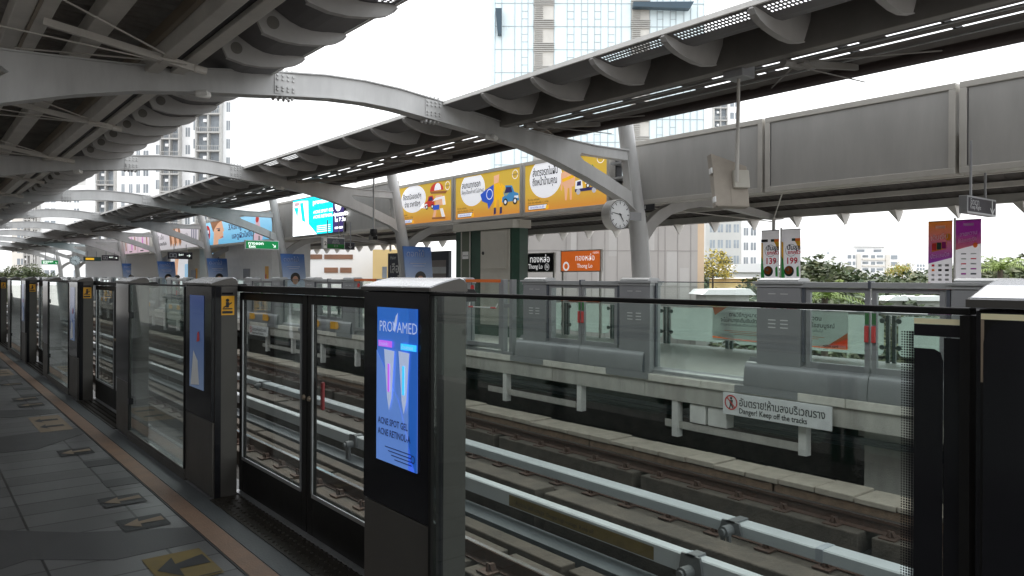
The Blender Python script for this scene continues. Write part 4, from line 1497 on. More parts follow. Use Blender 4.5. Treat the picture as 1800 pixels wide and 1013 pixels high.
def promo_a(a):
    a.poly([(0, .42), (1, .5), (1, 1), (0, 1)], 'banner_a', 1)
    a.rect(.3, .9, .72, .94, 'bannerwhite', 2)
    a.text('เติมเงิน', .1, .74, .13, 'bannerwhite', 3, bold=.02, slant=.1, sx=.8)
    a.disc(.84, .78, .12, 'bannergold', 2, sy=.05)
    a.poly([(.15, .58), (.75, .62), (.78, .72), (.17, .7)], 'bannergold', 2)
    for i, k in enumerate(('inkred', 'greenpost', 'purple')):
        a.rect(.17 + .2 * i, .6 + .012 * i, .35 + .2 * i, .7 + .008 * i, k, 3)
    a.text('บัตรแรบบิท', .1, .49, .1, 'bannerwhite', 3, bold=.02, slant=.1, sx=.72)
    cols = ['bannerred', 'ink', 'far_light', 'bannerorange', 'far_cab', 'ink']
    for r in range(5):
        for c in range(3):
            k = cols[(r * 3 + c * 2) % 6] if r < 2 else 'far_light'
            a.rect(.15 + .28 * c, .38 - .065 * r, .27 + .3 * c, .4 - .062 * r if r > 1 else .41 - .065 * r, k, 2)
    a.poly([(0, .0), (1, .0), (1, .13), (0, .16)], 'bannerred', 2)
    a.disc(.35, .1, .12, 'bannerwhite', 3, sy=.03)
    a.disc(.75, .09, .12, 'bannerorange', 3, sy=.04)
    a.rect(.05, .02, .8, .03, 'bannerorange', 3)
def promo_b(a):
    a.poly([(0, .6), (1, .68), (1, 1), (0, 1)], 'banner_b', 1)
    a.rect(.3, .92, .72, .955, 'bannerwhite', 2)
    a.text('สายหวาน', .16, .78, .1, 'bannerwhite', 3, bold=.02, slant=.1, sx=.8)
    a.text('ใช้บัตรแรบบิท', .1, .69, .09, 'bannerwhite', 3, bold=.02, slant=.1, sx=.62)
    a.disc(.78, .66, .09, 'bannerorange', 3, sy=.035)
    for r in range(6):
        for c in range(2):
            k = ('ink', 'far_light', 'bannerred', 'far_light', 'purple', 'far_dark')[(r + c) % 6]
            a.rect(.22 + .38 * c, .54 - .068 * r, .42 + .4 * c, .553 - .066 * r, k, 2)
    a.poly([(0, 0), (1, 0), (1, .14), (0, .14)], 'purple', 2)
    for i, k in enumerate(('bannergold', 'bannergreen', 'bannerred', 'bannerorange')):
        a.rect(.15 + .18 * i, .07, .32 + .18 * i, .13, k, 3)
flag(5.82, 1.36, 2.72, .42, 'orange and purple twin flag banner with rows of small shop marks', (promo_a, promo_b))

# station name signs
def sign_board(y0, y1, z0, z1, label, face, draw, x=14.85):
    t = thing('station_name_sign', label, 'station sign', (x, (y0 + y1) / 2, 0), 'station name signs over the railing')
    MB().box(x, x + .08, y0, y1, z0, z1).build('sign_box', 'panel_frame', t, bevel=.006)
    for y in (y0 + .06, y1 - .06):
        MB().box(x + .02, x + .07, y - .03, y + .03, 0, z0 - .001).build('post', 'panel_frame', t)
    a = Art((x - .0005, y1 - .04, z0 + .03), UX, UZ, NX, y1 - y0 - .08, z1 - z0 - .06)
    a.rect(0, 0, 1, 1, face, 1)
    draw(a)
    a.build('sign_face', t)
def dsign(a):
    a.text('ทองหล่อ', .2, .52, .27, 'signwhite', 2, bold=.015)
    a.text('Thong Lo', .15, .15, .2, 'signwhite', 2, bold=.012, sx=.86)
    a.ring(.79, .24, .075, .009, 'signwhite', 2)
    a.text('E6', .745, .175, .125, 'signwhite', 2, bold=.01)
def osign(a):
    a.text('ทองหล่อ', .37, .52, .23, 'signwhite', 2, bold=.012)
    a.text('Thong Lo', .42, .16, .16, 'signwhite', 2, bold=.012)
    a.text('rabbit', .82, .85, .1, 'signwhite', 2)
    a.ring(.13, .24, .085, .035, 'signwhite', 2)
sign_board(16.62, 18.05, 1.82, 2.4, 'dark station name sign reading Thong Lo E6', 'signdark', dsign)
sign_board(14.7, 16.35, 1.82, 2.44, 'orange station name sign reading Thong Lo', 'orangesign', osign)
t = thing('route_board', 'small dark brown route board under the roof beyond the far railing', 'sign', (14.85, 40, 1.6))
MB().box(14.85, 14.9, 39.1, 41.0, 1.7, 2.5).build('board', 'signdark', t)
a = Art((14.849, 41, 1.7), UX, UZ, NX, 1.9, .8)
a.text('ทองหล่อ', .2, .55, .34, 'white', 2)
a.text('Thong Lo', .22, .2, .3, 'white', 2)
a.build('board_lettering', t)

# green booth
t = thing('platform_booth', 'dark green and grey service booth with a cream door behind the emergency gate', 'booth', (13.6, 17.7, 0))
MB().prism([(13.0, 16.3), (13.0, 17.72), (13.02, 19.05), (13.2, 19.3), (13.45, 19.3), (13.45, 16.15), (13.15, 16.15)], 'Z', 0, 3.02).build('booth_wall', 'green', t)
MB().prism([(12.94, 16.2), (12.94, 19.1), (13.18, 19.37), (13.5, 19.37), (13.5, 16.08), (13.1, 16.08)], 'Z', 3.021, 3.25).build('booth_roof', 'door_grey', t)
b = MB().box(12.965, 12.999, 16.37, 17.72, .3, 3.0)
d = b.build('booth_door', 'door_grey', t, bevel=.01)
b = MB().box(12.94, 12.964, 16.5, 17.64, 1.9, 2.95)
b.build('service_hatch', 'door_grey', d, bevel=.008)
b = MB().tube((12.92, 17.55, 2.35), (12.94, 17.55, 2.35), .05, .05, 14)
b.build('hatch_lock', 'ink', d)
for y in (18.28, 18.72):
    MB().box(12.98, 12.9985, y - .02, y + .02, 0, 3.01).build('door_trim', 'panel_frame', t)
MB().box(12.985, 12.9985, 18.31, 18.69, 0, 3.0).build('side_panel', 'olive', t)
a = Art((12.984, 18.66, 2.2), UX, UZ, NX)
a.rect(0, 0, .32, .22, 'white', 1)
for i in range(4):
    a.rect(.05 + .065 * i, .08, .08 + .065 * i, .12, 'ink', 2)
a.build('notice', t)

# clock
def clock(x, y, z, r, label):
    t = thing('platform_clock', label, 'clock', (x, y, z))
    MB().tube((x, y - .05, z), (x, y + .19, z), r, r, 40).build('case', 'offwhite', t, smooth=True)
    a = Art((x, y - .0515, z), (1, 0, 0), UZ, (0, -1, 0))
    a.disc(0, 0, r * .93, 'signgrey', 1, sy=r * .93, n=40)
    a.ring(0, 0, r * .97, r * .05, 'ink', 2, 40)
    for i in range(60):
        t0 = R(6 * i)
        c, s = math.sin(t0), math.cos(t0)
        L, w = (r * .2, r * .03) if i % 5 == 0 else (r * .07, r * .012)
        r1 = r * .88
        a.poly([(c * r1 - s * w, s * r1 + c * w), (c * r1 + s * w, s * r1 - c * w), (c * (r1 - L) + s * w, s * (r1 - L) - c * w), (c * (r1 - L) - s * w, s * (r1 - L) + c * w)], 'ink', 2)
    for ang, L, w in ((143, .55, .045), (278, .8, .03)):
        c, s = math.sin(R(ang)), math.cos(R(ang))
        L *= r
        w *= r
        a.poly([(-c * .2 * L - s * w, -s * .2 * L + c * w), (-c * .2 * L + s * w, -s * .2 * L - c * w), (c * L + s * w * .6, s * L - c * w * .6), (c * L - s * w * .6, s * L + c * w * .6)], 'ink', 4)
    a.disc(0, 0, r * .07, 'ink', 5, sy=r * .07)
    a.build('dial', t)
    b = MB().box(x + r - .02, x + r + .45, y + .03, y + .11, z - .09, z + .09)
    b.build('wall_bracket', 'far_cab', t)
clock(11.93, 11.3, 3.0, .325, 'round white platform clock on the leaning column beside the yellow ads')
clock(11.2, 74.0, 3.05, .42, 'tiny distant round platform clock among the far columns')

# hanging monitor on a pole
t = thing('driver_monitor', 'hooded beige monitor hanging on a thin pole before the blank billboard', 'monitor', (9.15, 6.4, 2.6))
MB().tube((9.15, 6.36, 4.52), (9.2, 6.42, 3.0), .022, .03, 12).build('pole', 'panel_frame', t)
b = MB().box(9.0, 9.3, 6.2, 6.52, 4.44, 4.62)
b.build('ceiling_mount', 'far_cab', t, bevel=.01)
rot = Matrix.Translation((9.2, 6.55, 3.0)) @ Matrix.Rotation(R(-30), 4, 'Z') @ Matrix.Rotation(R(-9), 4, 'X')
b = MB(rot)
b.prism([(-.27, .42), (.27, .24), (.27, -.36), (-.22, -.36)], 'Y', -.04, .1)
b.build('housing', 'monitorgrey', t, bevel=.012)
b = MB(rot)
b.box(-.245, -.02, -.045, -.0405, -.34, .2)
b.box(0, .25, -.045, -.0405, -.34, -.06)
b.build('back_cover', 'monitorgrey', t)
b = MB(rot)
b.box(.03, .26, -.12, -.046, -.1, .16)
b.build('junction_box', 'door_grey', t, bevel=.01)
b = MB(rot)
b.box(-.285, -.265, -.06, .02, .12, .2)
b.box(-.255, -.235, -.06, .02, -.3, -.22)
b.build('hinge', 'white', t)

# hanging signs facing along the platform
def hang_sign(x0, x1, y, z0, z1, label, face, draw, top=3.6, lit_edge='white', name='hanging_sign'):
    t = thing(name, label, 'sign', ((x0 + x1) / 2, y, z0), 'signs hung below the canopies')
    MB().box(x0, x1, y, y + .12, z0, z1).build('sign_box', lit_edge, t, bevel=.008)
    for x in (x0 + .25 * (x1 - x0), x0 + .75 * (x1 - x0)):
        MB().tube((x, y + .06, z1), (x, y + .06, top), .02, .02, 8).build('hanger', 'far_cab', t)
    a = Art((x0 + .03, y - .001, z0 + .03), (1, 0, 0), UZ, (0, -1, 0), x1 - x0 - .06, z1 - z0 - .06)
    a.rect(0, 0, 1, 1, face, 1)
    draw(a)
    a.build('sign_face', t)
def arrow(a, cx, cy, s, ang, k):
    q = a.w / a.h
    c, sn = math.cos(R(ang)), math.sin(R(ang))
    def p(u, v): return (cx + (u * c - v * sn) * s, cy + (u * sn + v * c) * s * q)
    a.poly([p(-1, -.12), p(.7, -.12), p(.7, .12), p(-1, .12)], k, 2)
    a.poly([p(1, 0), p(.2, .75), p(.05, .6), p(.65, 0)], k, 3)
    a.poly([p(1, 0), p(.2, -.75), p(.05, -.6), p(.65, 0)], k, 4)
def exit_draw(a):
    a.text('ทางออก', .06, .5, .16, 'exitwhite', 2, bold=.02, sx=1.2)
    a.text('Exit', .08, .1, .15, 'exitwhite', 2, bold=.02, sx=1.2)
    arrow(a, .87, .42, .07, -45, 'exitwhite')
hang_sign(10.43, 11.8, 30, 2.76, 3.12, 'green lit exit sign with a white slanting arrow beneath the pale blue ad', 'exitgreen', exit_draw, 3.5)
def keep(a):
    a.text('ชิดขวา', .06, .5, .13, 'far_light', 2)
    a.text('Keep Right', .06, .2, .09, 'far_light', 2)
    arrow(a, .86, .5, .12, -90, 'far_light')
hang_sign(12.42, 13.55, 4.62, 2.63, 2.9, 'dark hanging sign reading Keep Right with a down arrow under the blank billboards', 'signdark', keep, 3.75, 'far_cab')
def plat(a):
    a.rect(0, 0, .17, 1, 'offwhite', 2)
    a.text('2', .04, .3, .18, 'ink', 3, bold=.02)
    a.rect(.19, 0, 1, .42, 'bannergreen', 2)
    a.text('แบริ่ง', .45, .68, .1, 'far_light', 3)
    a.text('Bearing', .42, .5, .09, 'far_light', 3)
    a.text('E14', .5, .15, .1, 'far_light', 3)
hang_sign(10.95, 11.78, 24, 2.6, 3.0, 'grey and green hanging platform sign with the number two', 'far_dark', plat, 3.6, 'far_light')
hang_sign(11.82, 12.35, 24.4, 2.62, 2.88, 'small black hanging sign with a down arrow beside the platform sign', 'signdark', lambda a: arrow(a, .7, .5, .2, -90, 'far_light'), 3.6, 'far_dark')
def dir2(a):
    for u in (.04, .2):
        a.rect(u, .2, u + .13, .85, 'far_light', 2)
        a.rect(u + .02, .28, u + .11, .77, 'signdark', 3)
    a.text('ลิฟต์', .42, .5, .14, 'exitwhite', 2)
    arrow(a, .86, .5, .08, 0, 'exitwhite')
hang_sign(11.35, 12.65, 45, 2.66, 3.05, 'black direction sign with two pictograms and an arrow towards the lift', 'signdark', dir2, 3.5, 'signdark')
hang_sign(7.3, 8.35, 62, 2.5, 2.82, 'distant bright green exit sign near the end of the opposite platform', 'exitgreen', exit_draw, 3.6)
hang_sign(11.1, 12.2, 62, 2.85, 3.25, 'distant black sign with white pictograms beside a yellow one', 'signdark', dir2, 3.5, 'signdark')
hang_sign(9.9, 11.05, 62, 2.8, 3.1, 'distant dark green sign with a yellow mark', 'greenpost', lambda a: a.rect(.1, .2, .6, .8, 'lyellow', 2), 3.5, 'greenpost')
t = thing('maker_plate', 'small black plate with white letters under the blank billboard by the column', 'plate', (12.98, 11.6, 3.2))
MB().box(12.98, 13.0, 11.2, 11.75, 3.17, 3.3).build('plate', 'ink', t)
a = Art((12.979, 11.75, 3.17), UX, UZ, NX)
a.text('VGI', .13, .03, .11, 'white', 1, bold=.02)
a.build('plate_lettering', t)

# blue wraps on the far columns
for k in range(1, 7):
    y = Y1 + D * k - .42
    t = thing('column_poster', '%s blue poster wrapped round a leaning column, counted from the green booth' % ORD[k - 1], 'poster', (13.25, y, .5), 'blue posters on the leaning columns')
    b = MB()
    b.prism([(12.72, 2.68), (13.8, 2.68), (13.98, .5), (12.98, .5)], 'Y', y, y + .05)
    b.build('poster_sheet', 'wrap', t)
    a = Art((13.3, y - .001, .5), (1, 0, 0), UZ, (0, -1, 0))
    a.text('ดอกไม้', -.1, 1.85, .26, 'bannerwhite', 1, 'CENTER')
    a.rect(-.3, 1.6, .3, 1.63, 'bannerwhite', 1)
    a.rect(-.2, 1.52, .25, 1.55, 'bannerwhite', 1)
    a.disc(.1, 1.12, .22, 'hair', 1, sy=.24)
    a.disc(.1, 1.02, .14, 'skin', 2, sy=.19)
    a.build('poster_print', t)

# wall posters at the back of the far platform
def wall_poster(y0, y1, z0, z1, label, draw, x=14.8):
    t = thing('wall_poster', label, 'poster', (x, (y0 + y1) / 2, z0), 'poster cases along the back of the opposite platform')
    MB().box(x, x + .12, y0, y1, .05, z1).build('case', 'far_dark', t)
    a = Art((x - .001, y1 - .03, z0), UX, UZ, NX, y1 - y0 - .06, z1 - z0 - .04)
    draw(a)
    a.build('poster_face', t)
def navy_draw(a):
    a.rect(0, 0, 1, 1, 'navy', 1)
    a.text('Haier', .04, .85, .2, 'signgrey', 2)
    a.text('เลือก', .03, .45, .5, 'white', 2, bold=.02)
    a.text('จนที่', .03, .1, .5, 'white', 2, bold=.02)
    a.rect(.56, .12, .97, .78, 'posterbrown', 2)
    a.rect(.56, .12, .97, .28, 'posterblue', 3)
    a.rect(.56, .42, .97, .6, 'signgrey', 3)
    a.rect(.56, .8, 1, 1, 'lblue' if False else 'navy', 2)
wall_poster(22.1, 26.4, 1.25, 2.6, 'navy wall poster with large white Thai letters beside the green booth', navy_draw)
def pale_draw(a):
    a.rect(0, 0, 1, 1, 'lwhite', 1)
    a.poly([(.2, 1), (.35, 1), (.3, .5), (.35, .2), (.15, .2)], 'lskin', 2)
    a.rect(.6, .3, .9, .8, 'lpaleblue', 2)
wall_poster(52, 58, .9, 3.0, 'bright white wall poster with a skin toned streak, past the far exit signs', pale_draw)
wall_poster(47.5, 49.6, .9, 3.2, 'slim pale wall poster beside a grey pier', lambda a: (a.rect(0, 0, 1, 1, 'lpaleblue', 1), a.rect(.3, .2, .6, .8, 'lwhite', 2)))

# pale lift shaft and stair enclosures further along
for nm, lab, x0, x1, y0, y1, z1, m in (('lift_shaft', 'pale grey lift shaft behind the third leaning column', 14.0, 16.0, 36.5, 43.5, 3.4, 'signgrey'),
                                    ('stair_enclosure', 'beige stair enclosure far along the opposite platform', 14.2, 16.0, 49.0, 51.5, 3.4, 'door_grey'),
                                    ('plant_room', 'distant brown plant room past the pink ad', 14.2, 16.0, 66.0, 72.0, 3.3, 'beige')):
    t = thing(nm, lab, 'enclosure', ((x0 + x1) / 2, (y0 + y1) / 2, 0))
    MB().box(x0, x1, y0, y1, 0, z1).build('wall', m, t)
    MB().box(x0 - .05, x1 + .05, y0 - .05, y1 + .05, z1 + .001, z1 + .1).build('roof', 'panel_frame', t)
    MB().box(x0 - .03, x0 - .002, (y0 + y1) / 2 - .5, (y0 + y1) / 2 + .5, 0, 2.1).build('door', 'far_cab', t)
    a = Art((x0 - .002, y0 + .9, 1.5), UX, UZ, NX)
    a.rect(0, 0, .5, .7, 'yellowsticker', 1)
    a.rect(.05, .05, .2, .3, 'inkred', 2)
    a.build('notice', t)

# danger signs on the platform face
def danger(y0, y1, label):
    t = thing('danger_sign', label, 'warning sign', (9.87, (y0 + y1) / 2, -.47), 'white danger signs below the opposite platform edge')
    MB().box(9.87, 9.9, y0, y1, -.46, -.125).build('sign_plate', 'signgrey', t, bevel=.004)
    MB().box(9.905, 9.965, y0 + .2, y0 + .3, -.4, -.2).build('fixing', 'far_cab', t)
    MB().box(9.905, 9.965, y1 - .3, y1 - .2, -.4, -.2).build('fixing', 'far_cab', t)
    a = Art((9.869, y1, -.46), UX, UZ, NX)
    a.ring(.15, .19, .115, .02, 'inkred', 2, 28)
    a.disc(.15, .255, .02, 'ink', 1, sy=.02)
    a.poly([(.13, .15), (.17, .15), (.185, .23), (.115, .23)], 'ink', 1)
    a.poly([(.13, .15), (.15, .15), (.13, .09), (.11, .09)], 'ink', 1)
    a.poly([(.15, .15), (.17, .15), (.2, .1), (.18, .09)], 'ink', 1)
    a.poly([(.066, .26), (.08, .275), (.234, .12), (.22, .105)], 'inkred', 3)
    a.text('อันตราย!ห้ามลงบริเวณราง', .29, .155, .165, 'ink', 1, bold=.012, sx=.8 * (y1 - y0) / 1.76)
    a.text('Danger! Keep off the tracks', .29, .045, .115, 'ink', 1, bold=.018, sx=.86)
    a.build('sign_lettering', t)
danger(5.36, 7.12, 'white danger sign saying keep off the tracks below the far gate skirt')
danger(26.1, 27.9, 'small distant white danger sign seen through the black sliding gate')

# under-platform hangers, tray and pier
t = thing('cable_tray', 'pale cable tray slung below the opposite platform', 'cable tray', (10.2, 20, -.9))
b = MB()
for y0, y1 in ((5.9, 8.4), (10.6, 13.4), (22, 27)):
    b.box(10.05, 10.3, y0, y1, -.86, -.82)
    b.box(10.03, 10.05, y0, y1, -.86, -.74)
b.build('tray', 'concrete', t)
b = MB()
y = 1.2
i = 0
while y < 70:
    b = MB().box(9.99, 10.12, y, y + .12, -1.0 if i % 2 else -.9, -.4)
    b.build('hanger', 'offwhite', t)
    y += 2.3
    i += 1
b = MB().tube((10.35, YN, -.62), (10.35, YF, -.62), .05, .05, 8)
b.tube((10.6, YN, -.75), (10.6, YF, -.75), .04, .04, 8)
b.build('conduit', 'far_dark', t)
t = thing('cabinet_box', 'pair of pale metal cable boxes under the opposite platform beside the danger sign', 'cable box', (10.1, 7.6, -.75))
MB().box(10.0, 10.2, 7.15, 7.5, -.72, -.42).build('box', 'offwhite', t, bevel=.01)
MB().box(10.0, 10.2, 7.55, 7.86, -.72, -.42).build('box', 'offwhite', t, bevel=.01)
t = thing('concrete_pier', 'broad pale concrete pier under the opposite platform', 'pier', (10.8, 4.9, -1.5))
MB().box(10.45, 11.2, 4.45, 5.2, -1.5, -.34).build('shaft', 'concrete', t, bevel=.02)
MB().box(10.4, 11.25, 4.4, 5.25, -.56, -.345).build('cap', 'concrete', t)

# ================================================================== PEOPLE (small, on the far platform)
def person(x, y, rz, shirt, label, lean=0):
    J = {'pel': (0, 0, .95), 'bel': (0, 0, 1.1), 'che': (0, -.02, 1.32), 'nek': (0, 0, 1.5), 'hea': (0, -.02, 1.6), 'top': (0, 0, 1.72),
         'lsh': (.19, 0, 1.43), 'lel': (.26, .02, 1.14), 'lwr': (.25, -.1, .9), 'lha': (.25, -.13, .82),
         'rsh': (-.19, 0, 1.43), 'rel': (-.26, .02, 1.14), 'rwr': (-.24, -.12, .92), 'rha': (-.24, -.16, .84),
         'lhi': (.1, 0, .9), 'lkn': (.11, -.02, .5), 'lan': (.11, .02, .09), 'lto': (.13, -.15, .04),
         'rhi': (-.1, 0, .9), 'rkn': (-.11, -.02, .5), 'ran': (-.11, .02, .09), 'rto': (-.13, -.15, .04)}
    rad = dict(pel=.14, bel=.13, che=.15, nek=.055, hea=.1, top=.07, lsh=.075, rsh=.075, lel=.045, rel=.045, lwr=.03, rwr=.03, lha=.04, rha=.04,
               lhi=.095, rhi=.095, lkn=.06, rkn=.06, lan=.04, ran=.04, lto=.035, rto=.035)
    E_ = [('pel', 'bel'), ('bel', 'che'), ('che', 'nek'), ('nek', 'hea'), ('hea', 'top'), ('che', 'lsh'), ('lsh', 'lel'), ('lel', 'lwr'), ('lwr', 'lha'),
          ('che', 'rsh'), ('rsh', 'rel'), ('rel', 'rwr'), ('rwr', 'rha'), ('pel', 'lhi'), ('lhi', 'lkn'), ('lkn', 'lan'), ('lan', 'lto'),
          ('pel', 'rhi'), ('rhi', 'rkn'), ('rkn', 'ran'), ('ran', 'rto')]
    ks = list(J)
    me = bpy.data.meshes.new('body')
    me.from_pydata([J[k] for k in ks], [(ks.index(a), ks.index(b)) for a, b in E_], [])
    ob = bpy.data.objects.new('body', me)
    COL.objects.link(ob)
    s = ob.modifiers.new('skin', 'SKIN')
    for i, k in enumerate(ks):
        me.skin_vertices[0].data[i].radius = (rad[k], rad[k] * (.75 if k in ('pel', 'bel', 'che') else 1))
    me.skin_vertices[0].data[0].use_root = True
    u = ob.modifiers.new('sub', 'SUBSURF')
    u.levels = u.render_levels = 1
    m2 = bpy.data.meshes.new_from_object(ob.evaluated_get(bpy.context.evaluated_depsgraph_get()))
    bpy.data.objects.remove(ob)
    t = thing('person', label, 'person', (x, y, 0), 'people waiting on the opposite platform')
    t.rotation_euler = (0, 0, rz)
    o = bpy.data.objects.new('body', m2)
    COL.objects.link(o)
    o.parent = t
    for k in ('skin', shirt, 'trouser'):
        m2.materials.append(M[k])
    for p in m2.polygons:
        z = p.center.z
        p.material_index = 2 if z < .98 else (1 if z < 1.47 and not (abs(p.center.x) > .2 and z < 1.1) else 0)
        p.use_smooth = True
    h = MB()
    n = 10
    vs, fs = [], []
    for i in range(6):
        ph = R(90 - i * 19)
        for j in range(n):
            th = 2 * math.pi * j / n
            vs.append((.112 * math.cos(ph) * math.cos(th), .01 + .125 * math.cos(ph) * math.sin(th), 1.63 + .14 * math.sin(ph)))
    for i in range(5):
        for j in range(n):
            fs.append((i * n + j, i * n + (j + 1) % n, (i + 1) * n + (j + 1) % n, (i + 1) * n + j))
    h.add(vs, fs)
    t['_w'] = (0, 0, 0)
    h.build('hair', 'hair', t, smooth=True)
person(11.2, 42.5, R(60), 'shirtred', 'person in a dark red shirt standing behind the far gates')
person(11.0, 52.0, R(80), 'shirtdark', 'person in a dark shirt standing beyond the one in dark red')
person(11.8, 66.0, R(100), 'shirtdark', 'distant person in a dark shirt, only the head above the gates')

# ================================================================== BEYOND THE STATION
RZ = Matrix.Rotation(-TH, 4, 'Z')
def lx(px, d): return (px - 900) * d / 1331.15
def lz(py, d): return 1.6 + (491.4 - py) * d / 1331.15
mk('b_white', (.9, .9, .9), .6, 0, .04, .1)
mk('b_cream', (.74, .70, .64), .7, 0, .06, .1)
mk('b_grey', (.5, .49, .47), .7, 0, .1, .1)
mk('b_bluegrey', (.36, .39, .43), .7, 0, .1, .1)  # lightened, with distance haze mixed into the wall colour
mk('b_window', (.28, .31, .34), .2, 0, .35, .3)  # paler than bare panes, haze painted into the base colour
mk('b_brown', (.25, .13, .08), .6, 0, .2, .5)
mk('b_yellow', (.75, .55, .25), .7, 0, .08, .3)
mk('t_glass', (.76, .87, .9), .25, 0, .07, .05)
mk('t_mullion', (.44, .5, .53), .5, 0, .1, .3)
mk('t_louvre', (.62, .6, .56), .6, 0, .12, .3)
mk('t_dark', (.035, .07, .10), .4, 0, .1, .3)
mk('hoard', (.4, .375, .355), .75, 0, .12, .35, streak=.4)
mk('hoard_edge', (.62, .47, .33), .75, 0, .1, .3)
mk('hoard_patch', (.46, .44, .42), .75, 0, .1, .4)
mk('joint', (.3, .28, .265), .8)

def bthing(name, label, px, d, group=None):
    v = RZ @ Vector((lx(px, d), d, -11.5))
    return thing(name, label, 'building', tuple(v), group)
def W(d0=0):
    return MB(RZ)

# glass tower
d = 100
t = bthing('glass_tower', 'tall pale glass office tower with louvred strips above the far canopy', 1050, d)
X0, X1, ZT = lx(868, d), lx(1236, d), 62
W().box(X0, X1, d, d + 24, -11.5, ZT).build('curtain_wall', 't_glass', t)
W().box(lx(858, d), X0 - .01, d + 1.2, d + 22, -11.5, ZT - 3).build('recessed_wall', 't_glass', t)
b = W()
x = X0
cols = [868, 880, 903, 915, 926, 936, 972, 995, 1007, 1020, 1031, 1043, 1054, 1067, 1080, 1090, 1107, 1140, 1153, 1163, 1176, 1186, 1200, 1212, 1224, 1236]
for c in cols:
    b.box(lx(c, d) - .04, lx(c, d) + .04, d - .1, d - .002, -11.4, ZT)
z = lz(137, d) - 3.0 * 14
while z < ZT:
    b.box(X0, X1, d - .07, d - .003, z - .04, z + .04)
    z += 3.05
for i, c in enumerate((915, 995, 1020, 1043, 1067, 1153, 1176)):
    z = lz(137, d) - 3.0 * 14
    while z < ZT:
        for f in (.33, .66):
            b.box(lx(c, d), lx(c + 11, d), d - .06, d - .004, z + 3.05 * f - .03, z + 3.05 * f + .03)
        z += 3.05
b.build('mullion_lattice', 't_mullion', t)
for c0, c1 in ((937, 971), (1108, 1139)):
    W().box(lx(c0, d), lx(c1, d), d - .2, d - .11, -11.4, ZT).build('louvre_recess', 't_louvre', t)
    b = W()
    z = -2
    i = 0
    while z < ZT:
        if i % 12 < 5:
            b.box(lx(c0, d) - .1, lx(c1, d) + .1, d - .45, d - .21, z, z + .1)
        else:
            b.box(lx(c0 + 1, d), lx(c0 + 15, d), d - .4, d - .21, z, z + .08)
        z += .255
        i += 1
    b.build('louvre_slats', 'b_grey', t)
b = W()
b.prism([(lx(869, d), lz(20, d)), (lx(880, d), lz(20, d)), (lx(880, d), lz(64, d)), (lx(873, d), lz(64, d))], 'Y', d - 1.2, d - .11)
b.build('soffit_fin', 't_dark', t)
b = W()
b.prism([(lx(1108, d), lz(10, d)), (lx(1213, d), lz(9, d)), (lx(1206, d), lz(21, d)), (lx(1108, d), lz(18, d))], 'Y', d - 1.6, d - .5)
b.build('soffit_band', 't_dark', t)

# condominium towers on the left
def condo(px0, px1, pytop, d, bays, label, mwall='b_white', hgt=3.1):
    t = bthing('condominium_tower', label, (px0 + px1) / 2, d, 'pale apartment towers beyond the tracks')
    x0, x1, zt = lx(px0, d), lx(px1, d), lz(pytop, d)
    W().box(x0, x1, d, d + 16, -11.5, zt).build('wall', mwall, t)
    W().box(x0 + 1, x1 - 1, d + 2, d + 14, zt, zt + 2.5).build('roof_plant', 'b_grey', t)
    n_win = 0
    def window(xa, xb, za, zb, y):
        W().box(xa, xb, y, d - .002 if y > d - .1 else y + .04, za, zb).build('window', 'b_window', t)
    for c0, c1, kind in bays:
        a, b_ = lx(c0, d), lx(c1, d)
        z = -2
        if kind == 'balcony':
            W().box(a, b_, d - .12, d - .002, -11, zt - .5).build('balcony_recess', 'b_bluegrey', t)
        while z < zt - 3:
            if kind == 'balcony':
                m = (a + b_) / 2
                sl = W()
                sl.box(a - .1, b_ + .1, d - 1.3, d - .121, z, z + .16)
                sl.box(a, b_, d - 1.3, d - 1.24, z + .17, z + .25)
                sl.box(a, b_, d - 1.3, d - 1.24, z + .9, z + .98)
                q = a
                while q < b_:
                    sl.box(q - .02, q + .02, d - 1.29, d - 1.25, z + .25, z + .9)
                    q += .35
                for q in (a, m, b_):
                    sl.box(q - .12, q + .12, d - 1.2, d - .121, z + .161, z + hgt - .01)
                o = sl.build('balcony', 'b_grey', t)
                window(a + .4, m - .3, z + .3, z + 2.3, d - .16)
                window(m + .4, b_ - .3, z + .3, z + 2.3, d - .16)
                W().box(m - .9, m - .3, d - .9, d - .3, z + 1.9, z + 2.4).build('condenser', 'b_white', o)
            else:
                w = (b_ - a)
                for f in (.12, .55):
                    if n_win < 96:
                        window(a + w * f, a + w * (f + .33), z + .7, z + 2.3, d - .03)
                        n_win += 1
            z += hgt
d = 130
condo(335, 412, 60, 128, ((348, 390, 'balcony'), (396, 404, 'win'), (338, 346, 'win')), 'white apartment tower with a beige balcony bay beside the near canopy edge')
condo(262, 335, 75, 134, ((286, 318, 'balcony'), (324, 334, 'win'), (272, 282, 'win')), 'white apartment tower with blue grey balconies, second from the canopy edge')
condo(205, 262, 130, 140, ((250, 261, 'win'), (238, 246, 'win'), (225, 233, 'win'), (212, 219, 'win')), 'white apartment tower with slim window columns, third from the canopy edge')
condo(150, 205, 200, 150, ((174, 205, 'balcony'), (166, 173, 'win')), 'apartment tower with grey balconies low between the arched beams')
condo(60, 150, 330, 190, ((62, 70, 'balcony'), (75, 100, 'win'), (128, 140, 'win')), 'distant white block low between the far arched beams', 'b_white')
condo(20, 60, 355, 200, ((28, 44, 'win'), (46, 58, 'balcony')), 'distant yellowish block behind the furthest arched beams', 'b_cream')
condo(1248, 1302, 168, 190, ((1252, 1275, 'balcony'), (1280, 1300, 'win')), 'distant apartment tower seen in the gap above the blank billboard')
condo(1240, 1302, 330, 150, ((1246, 1258, 'win'), (1260, 1272, 'win'), (1274, 1286, 'win'), (1288, 1300, 'win')), 'grey framed block with square windows beside the panelled hoarding', 'b_grey')
